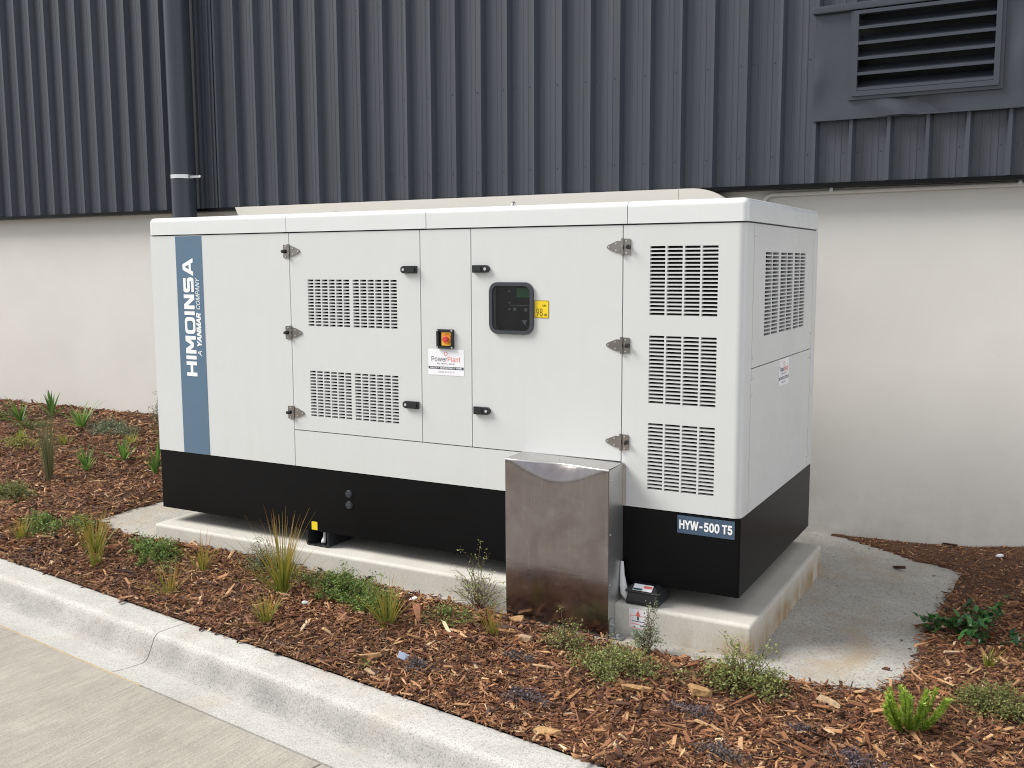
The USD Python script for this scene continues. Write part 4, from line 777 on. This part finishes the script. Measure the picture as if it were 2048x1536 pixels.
SEDGES = [(-1.05, -.42, 'small orange sedge at far left in front of low ground cover', 34, .25, .40), (-.20, -.44, 'large orange sedge left of the plinth end', 80, .42, .55), (-.03, -.57, 'upright orange tuft right at the foot of the large left sedge', 30, .28, .22),
    (1.57, -.48, 'tallest orange sedge, in front of the black foot channel', 120, .58, .40), (1.74, -.81, 'short green-based sedge close to the kerb below the tallest one', 40, .27, .38), (2.44, -.58, 'orange sedge in mid bed left of the reddish bark slab', 64, .33, .45),
    (3.07, -.47, 'thin sparse orange sedge left of the steel box foot', 20, .24, .24), (.83, -.71, 'low spreading sedge near the kerb right of the kerb joint', 36, .27, .75), (.79, -.39, 'wispy sedge between two green creepers by the plinth', 44, .30, .65)]
for i, (x, y, lab, n, h, ln) in enumerate(SEDGES): tuft('sedge', x, y, lab, 'sedge', 'leaf_sedge', n, h, .0060, ln, .55, 40 + i, .035, segs=5)
tuft('grass_tuft', 5.48, .36, 'tiny yellow-green grass tuft below the dark leafy shrub', 'grass', 'leaf_yellow', 12, .17, .012, .3, .4, 60, .012)
for i, (x, y, lab, h) in enumerate([(-3.63, 1.39, 'small yellow-green seedling left of the rush', .14), (-2.95, 1.41, 'yellow-green seedling behind the tall rush', .15), (-2.25, 1.63, 'upright yellow-green seedling behind the vivid strap plants', .17)]):
    tuft('grass_tuft', x, y, lab, 'grass', 'leaf_yellow', 26, h, .012, .55, .6, 61 + i, .04)
def leafcloud(r, centres, n, size, rad, up=.6):
    """Small oval leaves (4 triangles each) round the given points."""
    c = centres[r.integers(0, len(centres), n)] + r.normal(0, rad, (n, 3))
    nrm = r.normal(0, 1, (n, 3)); nrm[:, 2] = np.abs(nrm[:, 2]) + up; nrm /= np.linalg.norm(nrm, axis=1, keepdims=True)
    a = np.cross(nrm, r.normal(0, 1, (n, 3))); a /= np.linalg.norm(a, axis=1, keepdims=True); b = np.cross(nrm, a)
    s = (size * r.uniform(.6, 1.3, n))[:, None]
    v = np.stack([c - a * s, c + b * s * .55 + nrm * s * .12, c + a * s, c - b * s * .55 + nrm * s * .12], 1).reshape(-1, 3)
    f = np.array([[0, 3, 2], [0, 2, 1]])[None] + (np.arange(n) * 4)[:, None, None]
    return trimesh.Trimesh(v, f.reshape(-1, 3), process=False)
def creeper(name, x, y, label, catg, mm, rx, ry, h, stems, leaves, size, seed, wild=.2, yaw=0.0, up=.6, lrad=.012, group=None):
    """A low shrub: wiry branching stems running out and up, small leaves along them."""
    r = np.random.default_rng(seed); z = float(mz(x, y)) - .004
    t = thing(name, label, catg, group or {'creeping_shrub': 'green creepers in the front bed', 'wiry_shrub': 'airy wiry shrubs', 'purple_creeper': 'purple and slate creepers', 'weed': 'scruffy weeds in the mulch', 'ground_cover': 'low ground cover patches'}.get(name), loc=(x, y, z)); tb, cs = [], []
    cy_, sy_ = math.cos(yaw), math.sin(yaw)
    for k in range(stems):
        az = r.uniform(0, 6.283); q = math.sqrt(r.uniform()) ; ex, ey = math.cos(az) * q * rx, math.sin(az) * q * ry
        ex, ey = cy_ * ex - sy_ * ey, sy_ * ex + cy_ * ey
        top = h * (1 - .65 * q * q) * r.uniform(.5, 1.0) * (1.9 if r.uniform() < wild else 1)
        s = np.linspace(0, 1, 6)[:, None]; p = np.array([ex * .15, ey * .15, 0]) * (1 - s) + np.array([ex, ey, top]) * s
        p[:, 2] = top * np.sin(s[:, 0] * 1.57) ** .8; p[1:] += r.normal(0, .012, (5, 3)); p[:, 2] = np.maximum(p[:, 2], .003)
        gz = mz(p[:, 0] + x, p[:, 1] + y) - z - .004; p[:, 2] += gz
        tb.append(tube(p, np.linspace(.0022, .0009, 6), 3)); cs += list(p[2:]) + list((p[2:-1] + p[3:]) / 2)
    obj('stems', cat(*tb), 'stem_brown', t)
    lf = leafcloud(r, np.array(cs), leaves, size, lrad, up); lf.vertices[:, 2] = np.maximum(lf.vertices[:, 2], mz(lf.vertices[:, 0] + x, lf.vertices[:, 1] + y) - z)
    obj('leaves', lf, mm, t); return t
CR = [('creeping_shrub', .27, -.34, 'dense bright green creeper by the left front corner of the plinth', 'leaf_creep', .30, .15, .10, 90, 3600, .0075, .05), ('creeping_shrub', 1.21, -.22, 'sparse grey-green creeper left of the tallest sedge', 'leaf_grey', .24, .12, .13, 60, 1300, .007, .25),
    ('creeping_shrub', 1.97, -.35, 'dense green creeper in mid bed right of the tallest sedge', 'leaf_creep', .34, .17, .14, 110, 4200, .0075, .15), ('creeping_shrub', 2.25, -.46, 'green creeper mound left of the mid-bed orange sedge', 'leaf_creep', .20, .12, .13, 70, 2400, .0075, .1),
    ('creeping_shrub', 2.74, -.38, 'low patchy creeper behind the reddish bark slab', 'leaf_creep', .22, .14, .06, 50, 1000, .0065, .1), ('wiry_shrub', 2.80, -.17, 'airy wiry shrub in front of the plinth left of the steel box', 'leaf_creep_pale', .26, .10, .24, 55, 900, .0065, .2),
    ('creeping_shrub', 3.49, -.42, 'small brownish green creeper in front of the steel box', 'leaf_creep_pale', .15, .12, .13, 55, 900, .0065, .3), ('creeping_shrub', 3.84, -.57, 'olive creeper mound in front of the warning sign', 'leaf_creep_pale', .27, .20, .14, 120, 3400, .007, .1),
    ('wiry_shrub', 3.90, -.29, 'upright grey-green shrublet below the warning sign', 'leaf_grey', .10, .08, .20, 34, 700, .0075, .2), ('creeping_shrub', 4.47, -.46, 'yellow-green creeper at the apron edge in front of the plinth corner', 'leaf_creep_pale', .25, .15, .16, 110, 3000, .0075, .25),
    ('ground_cover', -1.92, .09, 'low light green ground cover at the left picture edge', 'leaf_olive', .32, .16, .10, 80, 2400, .009, .1), ('ground_cover', -1.0, -.28, 'low green ground cover behind the small far-left sedge', 'leaf_creep', .30, .12, .09, 80, 2200, .008, .1),
    ('ground_cover', -2.82, 1.88, 'dull dark green ground cover left of the generator near the wall', 'leaf_grey', .42, .20, .12, 80, 2400, .010, .1), ('wiry_shrub', -2.62, 2.37, 'wiry dull shrub with curled stems at the wall beside the generator corner', 'leaf_grey', .20, .12, .30, 45, 700, .009, .3),
    ('ground_cover', -.62, -.20, 'thin dark green creeper behind the large left sedge', 'leaf_creep', .22, .10, .08, 50, 1100, .008, .1), ('ground_cover', -3.3, 1.2, 'yellowish ground cover among the far left plants', 'leaf_yellow', .35, .16, .12, 50, 900, .009, .1),
    ('weed', -3.95, 1.72, 'scruffy yellowish weed between the far left strap-leaved plants', 'leaf_olive', .30, .14, .09, 50, 800, .010, .2), ('weed', -4.75, 1.95, 'pale olive weed at the far left edge by the wall', 'leaf_olive', .30, .15, .10, 50, 800, .010, .2),
    ('weed', -3.6, .95, 'scruffy olive weed at the left edge in mid bed', 'leaf_yellow', .30, .14, .10, 45, 700, .010, .2), ('weed', -2.1, 1.95, 'thin dull weed close to the generator left of the wall corner', 'leaf_olive', .26, .12, .12, 40, 520, .009, .3),
    ('weed', .55, -.50, 'thin low weed below the bright green corner creeper', 'leaf_creep_pale', .16, .08, .06, 26, 260, .007, .2), ('weed', 1.55, -.30, 'thin weed at the foot of the tallest sedge', 'leaf_creep_pale', .20, .09, .08, 30, 420, .007, .2),
    ('weed', 4.15, -.50, 'tiny sparse weed between the olive and yellow-green creepers', 'leaf_creep_pale', .12, .07, .06, 20, 160, .007, .2), ('weed', 2.62, -1.03, 'tiny bright green weed at the kerb edge', 'leaf_creep', .04, .03, .03, 10, 90, .008, 0),
    ('ground_cover', 5.56, -.13, 'olive low grassy ground cover at the right picture edge', 'leaf_olive', .26, .20, .09, 130, 3400, .0075, .1),
    ('purple_creeper', 2.88, -.91, 'slate grey creeper with purple tint beside the paper scrap', 'leaf_slate', .16, .06, .03, 36, 900, .0065, 0), ('purple_creeper', 3.31, -.62, 'slate grey creeper alone in mid bed', 'leaf_slate', .12, .04, .03, 30, 800, .0065, 0),
    ('purple_creeper', 3.56, -.99, 'widest purple creeper, left of centre near the kerb', 'leaf_purple', .17, .08, .045, 46, 1200, .0065, 0), ('purple_creeper', 4.31, -.77, 'purple creeper in front of the yellow-green creeper', 'leaf_purple', .15, .06, .035, 38, 900, .0065, 0),
    ('purple_creeper', 4.81, -.74, 'small purple creeper left of the bright green shrub', 'leaf_purple', .07, .04, .035, 22, 420, .0065, 0), ('purple_creeper', 5.06, -.89, 'purple grey creeper at the bottom edge below the bright green shrub', 'leaf_purple', .17, .07, .035, 44, 1000, .0065, 0),
    ('purple_creeper', 4.54, -1.07, 'dark slate creeper at the bottom picture edge', 'leaf_slate', .17, .07, .03, 44, 900, .0065, 0)]
for i, (nm, x, y, lab, mm, rx, ry, h, st, lv_, sz, wi) in enumerate(CR):
    creeper(nm, x, y, lab, 'plant', mm, rx, ry, h, st, lv_, sz, 100 + i, wi, yaw=-.12, up=.2 if 'purple' in nm else .6, lrad=.010 if 'purple' in nm else .013)
# bright green shrub of upright plumes
r = np.random.default_rng(300); fx, fy = 5.22, -.52; fz = float(mz(fx, fy)) - .004
ft = thing('bright_shrub', 'bright lime green bushy shrub with needle plumes at lower right', 'shrub', loc=(fx, fy, fz))
for k in range(13):
    az = r.uniform(0, 6.283); q = math.sqrt((k + .5) / 13); lean = .15 + .75 * q; ln = .29 * r.uniform(.75, 1.1) * (1 - .25 * q)
    s = np.linspace(0, 1, 7); a = lean * (1 - .45 * s); d = np.array([math.cos(az), math.sin(az)])
    p = np.zeros((7, 3)); p[:, :2] = d * (.02 * q + np.cumsum(np.sin(a)) * ln / 7)[:, None]; p[:, 2] = np.cumsum(np.cos(a)) * ln / 7 - ln / 7 * math.cos(a[0]); p[0, 2] = 0
    n = 260; u = r.uniform(.12, 1, n); c = np.stack([np.interp(u, s, p[:, i]) for i in range(3)], -1); ax = p[-1] - p[2]; ax /= np.linalg.norm(ax)
    out = r.normal(0, 1, (n, 3)); out -= (out @ ax)[:, None] * ax; out /= np.linalg.norm(out, axis=1, keepdims=True); dr = out * .8 + ax * .75; dr /= np.linalg.norm(dr, axis=1, keepdims=True)
    sd_ = np.cross(dr, ax); sd_ /= np.linalg.norm(sd_, axis=1, keepdims=True); nl = (.036 * r.uniform(.7, 1.2, n) * (1 - .35 * u))[:, None]; w = .0022
    v = np.stack([c - sd_ * w, c + dr * nl * .5 - sd_ * w * 1.3, c + dr * nl, c + dr * nl * .5 + sd_ * w * 1.3], 1).reshape(-1, 3)
    f = np.array([[0, 1, 2], [0, 2, 3]])[None] + (np.arange(n) * 4)[:, None, None]
    pm = obj('plume', trimesh.Trimesh(v, f.reshape(-1, 3), process=False), 'leaf_fir', ft)
    obj('stem', tube(p, np.linspace(.005, .002, 7), 5), 'leaf_fir', pm, smooth=True)
# dark glossy leafy shrub
r = np.random.default_rng(310); gx, gy = 5.46, .80; gz = float(mz(gx, gy)) - .004
gt = thing('leafy_shrub', 'dark green glossy-leaved shrub at the right picture edge', 'shrub', loc=(gx, gy, gz)); tb, ends = [], []
for k in range(16):
    az = r.uniform(0, 6.283); q = math.sqrt(r.uniform()) * .33; h = r.uniform(.06, .17) * (1.15 - q * 1.6)
    p = np.stack([np.linspace(0, q * math.cos(az), 6), np.linspace(0, q * math.sin(az), 6), h * np.sin(np.linspace(0, 1.57, 6))], -1); p[1:] += r.normal(0, .008, (5, 3)); tb.append(tube(p, np.linspace(.004, .002, 6), 4)); ends += list(p[2:])
obj('stems', cat(*tb), 'stem_brown', gt)
for k in range(250):
    c = ends[r.integers(len(ends))] + r.normal(0, .016, 3); c[2] = max(c[2], .015)
    b = blade(r, .050 * r.uniform(.7, 1.25), .030, r.uniform(0, 6.283), r.uniform(.5, 1.3), .5, 3, .18); b.apply_translation(c); obj('leaf', b, 'leaf_dark', gt, smooth=True)
